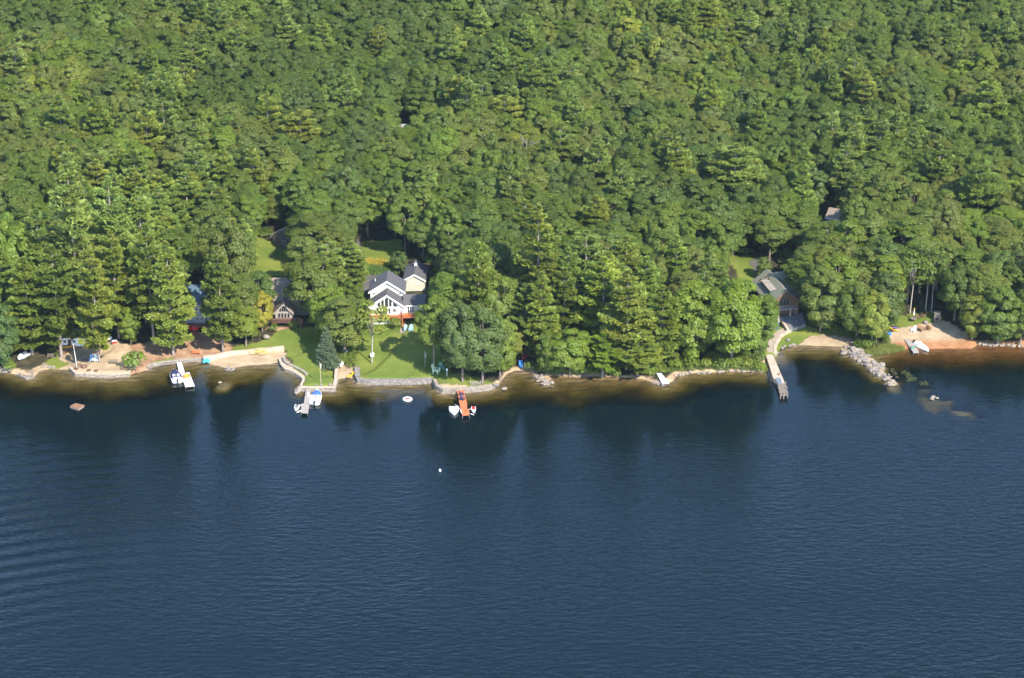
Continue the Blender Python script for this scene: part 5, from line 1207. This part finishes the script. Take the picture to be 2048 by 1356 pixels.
q = G(894, 752); r = thing('lamp_post', 'short white post lamp on the grass by the red dock landing', 'lamp', q); part('post', MB().tube([(0, 0, -.2), (0, 0, 1.3)], .06, 6), 'white', r); part('lantern', MB().box((0, 0, 1.45), (.24, .24, .34)).loft([[(-.2, -.2, 1.62), (.2, -.2, 1.62), (.2, .2, 1.62), (-.2, .2, 1.62)], [(-.03, -.03, 1.8), (.03, -.03, 1.8), (.03, .03, 1.8), (-.03, .03, 1.8)]]), 'white', r)
fe = thing('fence', 'short weathered picket fence on the landing right of the red dock', 'fence', (0, 0, 0)); rl = MB()
for i in range(7):
    q = G(941 + i * 3.3, 770.5); q.z = max(q.z, 1.05)
    part('post', MB().box(q + Vector((0, 0, .5)), (.12, .12, 1.0)), 'deck_grey', fe)
a = G(941, 770.5); b_ = G(961, 770.5)
for zz in (1.4, 1.85): rl.box(((a.x + b_.x) / 2, (a.y + b_.y) / 2 - .07, zz), ((b_ - a).length, .04, .08))
part('rail', rl, 'deck_grey', fe)
# yellow and red swim toys on the raked sand
for k, (a, b_, mt, l) in enumerate([(508,704,'yellow','yellow coiled swim line lying left on the raked sand'), (518,702,'yellow','yellow coiled swim line on top of the wall of the raked sand beach'), (526,706,'yellow','yellow coiled swim line lying right on the raked sand'), (520,710,'red','red curved foam noodle on the raked sand')]):
    q = W(a, b_, .95); g_ = random.Random(k); n = 26 if mt == 'yellow' else 7
    pts = [(.9 * math.cos(i * (.55 if mt == 'yellow' else .3)) * (1 + .25 * g_.random()), .8 * math.sin(i * (.55 if mt == 'yellow' else .3)) * (1 + .25 * g_.random()), .02 * i * (mt == 'yellow')) for i in range(n)]
    single('swim_line', MB().tube(pts, .04, 5), mt, l, 'swim toy', q)
for a, b_, s in ((158,732,.55),(168,734,.6),(152,738,.35),(178,741,.35),(192,742,.35)):
    o = single('fire_ring', MB().tube([(s * math.cos(t), s * math.sin(t), .08) for t in [2 * math.pi * k / 12 for k in range(13)]], .14, 6, False), 'deck_dark', 'dark ring of low stones on the tan beach near the white flagpole', 'fire ring', G(a, b_), group='rings of stones on the tan beach')
for a, b_, mt, l in ((219,678,'white','white cooler box in the shade above the tan beach'),(229,686,'red','red cooler box at the top edge of the tan beach'),(340,647,'white','white cooler box beside the blue house'),(372,537,'white','white car top showing through trees behind the blue house')):
    q = G(a, b_); r = thing('cooler', l, 'cooler', q, R(15)) if 'cooler' in l else None
    if r: part('body', MB().box((0, 0, .25), (1.0, .5, .5)), mt, r); part('lid', MB().box((0, 0, .56), (1.04, .54, .10)), 'white', r)
# plants growing out of the shallows
def clump(name, spots, label_kind, col, hgt_, n, wid):
    g_ = np.random.default_rng(77); C_, U_, V_, T_ = [], [], [], []
    for x, y, z, r in spots:
        for _ in range(n):
            a = g_.uniform(0, 6.28); rr = r * math.sqrt(g_.random()); h = hgt_ * g_.uniform(.5, 1.2); lean = g_.normal(size=2) * .25 * h
            C_.append((x + rr * math.cos(a), y + rr * math.sin(a), z + h / 2)); U_.append((lean[0] / 2, lean[1] / 2, h / 2)); b = g_.uniform(0, 6.28); V_.append((wid * math.cos(b), wid * math.sin(b), 0)); T_.append(np.array(col) * g_.uniform(.75, 1.25))
    m_ = pmat(name + '_leaf', col, .8, tuple(c * .75 for c in col), 1.5)
    o = bpy.data.objects.new(name, quadmesh(name, np.array(C_), np.array(U_), np.array(V_), np.array(T_), m_)); COL.objects.link(o); o['kind'] = 'stuff'
spots_ = []
for a, b_ in [(1735,698),(1748,702),(1760,703),(1772,703),(1785,701),(1796,699),(1725,703),(1742,708),(1756,706),(1715,700),(1768,697),(1780,696)]:
    q = W(a, b_, 0); spots_.append((q.x, q.y, -.1, 1.5))
clump('marsh_grass', spots_, '', (.17, .19, .035), 1.0, 420, .04)
spots_ = []
for i in range(26):
    a, b_ = random.choice([(1808, 745), (1813, 750), (1822, 758), (1824, 760), (1846, 766)]); q = W(a + random.gauss(0, 5), b_ + random.gauss(0, 2.2), 0); spots_.append((q.x, q.y, -.1, random.uniform(.25, .6)))
clump('water_weeds', spots_, '', (.075, .088, .028), .28, 40, .07)
spots_ = []
for i in range(60):
    t = random.random(); a = 1352 + t * 176; q = W(a, 742 - 4 * math.sin(t * 3) - random.uniform(0, 7), .3); spots_.append((q.x, q.y, max(hz(q.x, q.y), 0) - .05, 1.0))
for i in range(26):
    q = G(1745 + random.random() * 0 + random.uniform(-6, 22), 505 + random.uniform(0, 0)); 
clump('bank_grass', spots_, '', (.13, .165, .03), .8, 160, .05)
spots_ = []
for i in range(60):
    q = G(random.uniform(722, 776), random.uniform(522, 536)); spots_.append((q.x, q.y, q.z - .05, .8))
clump('flower_bed', spots_, '', (.34, .27, .03), .7, 90, .09)
spots_ = []
for i in range(70):
    q = G(random.uniform(728, 792), random.uniform(537, 548)); spots_.append((q.x, q.y, q.z - .05, 1.0))
clump('border_plants', spots_, '', (.075, .135, .022), 1.0, 90, .12)
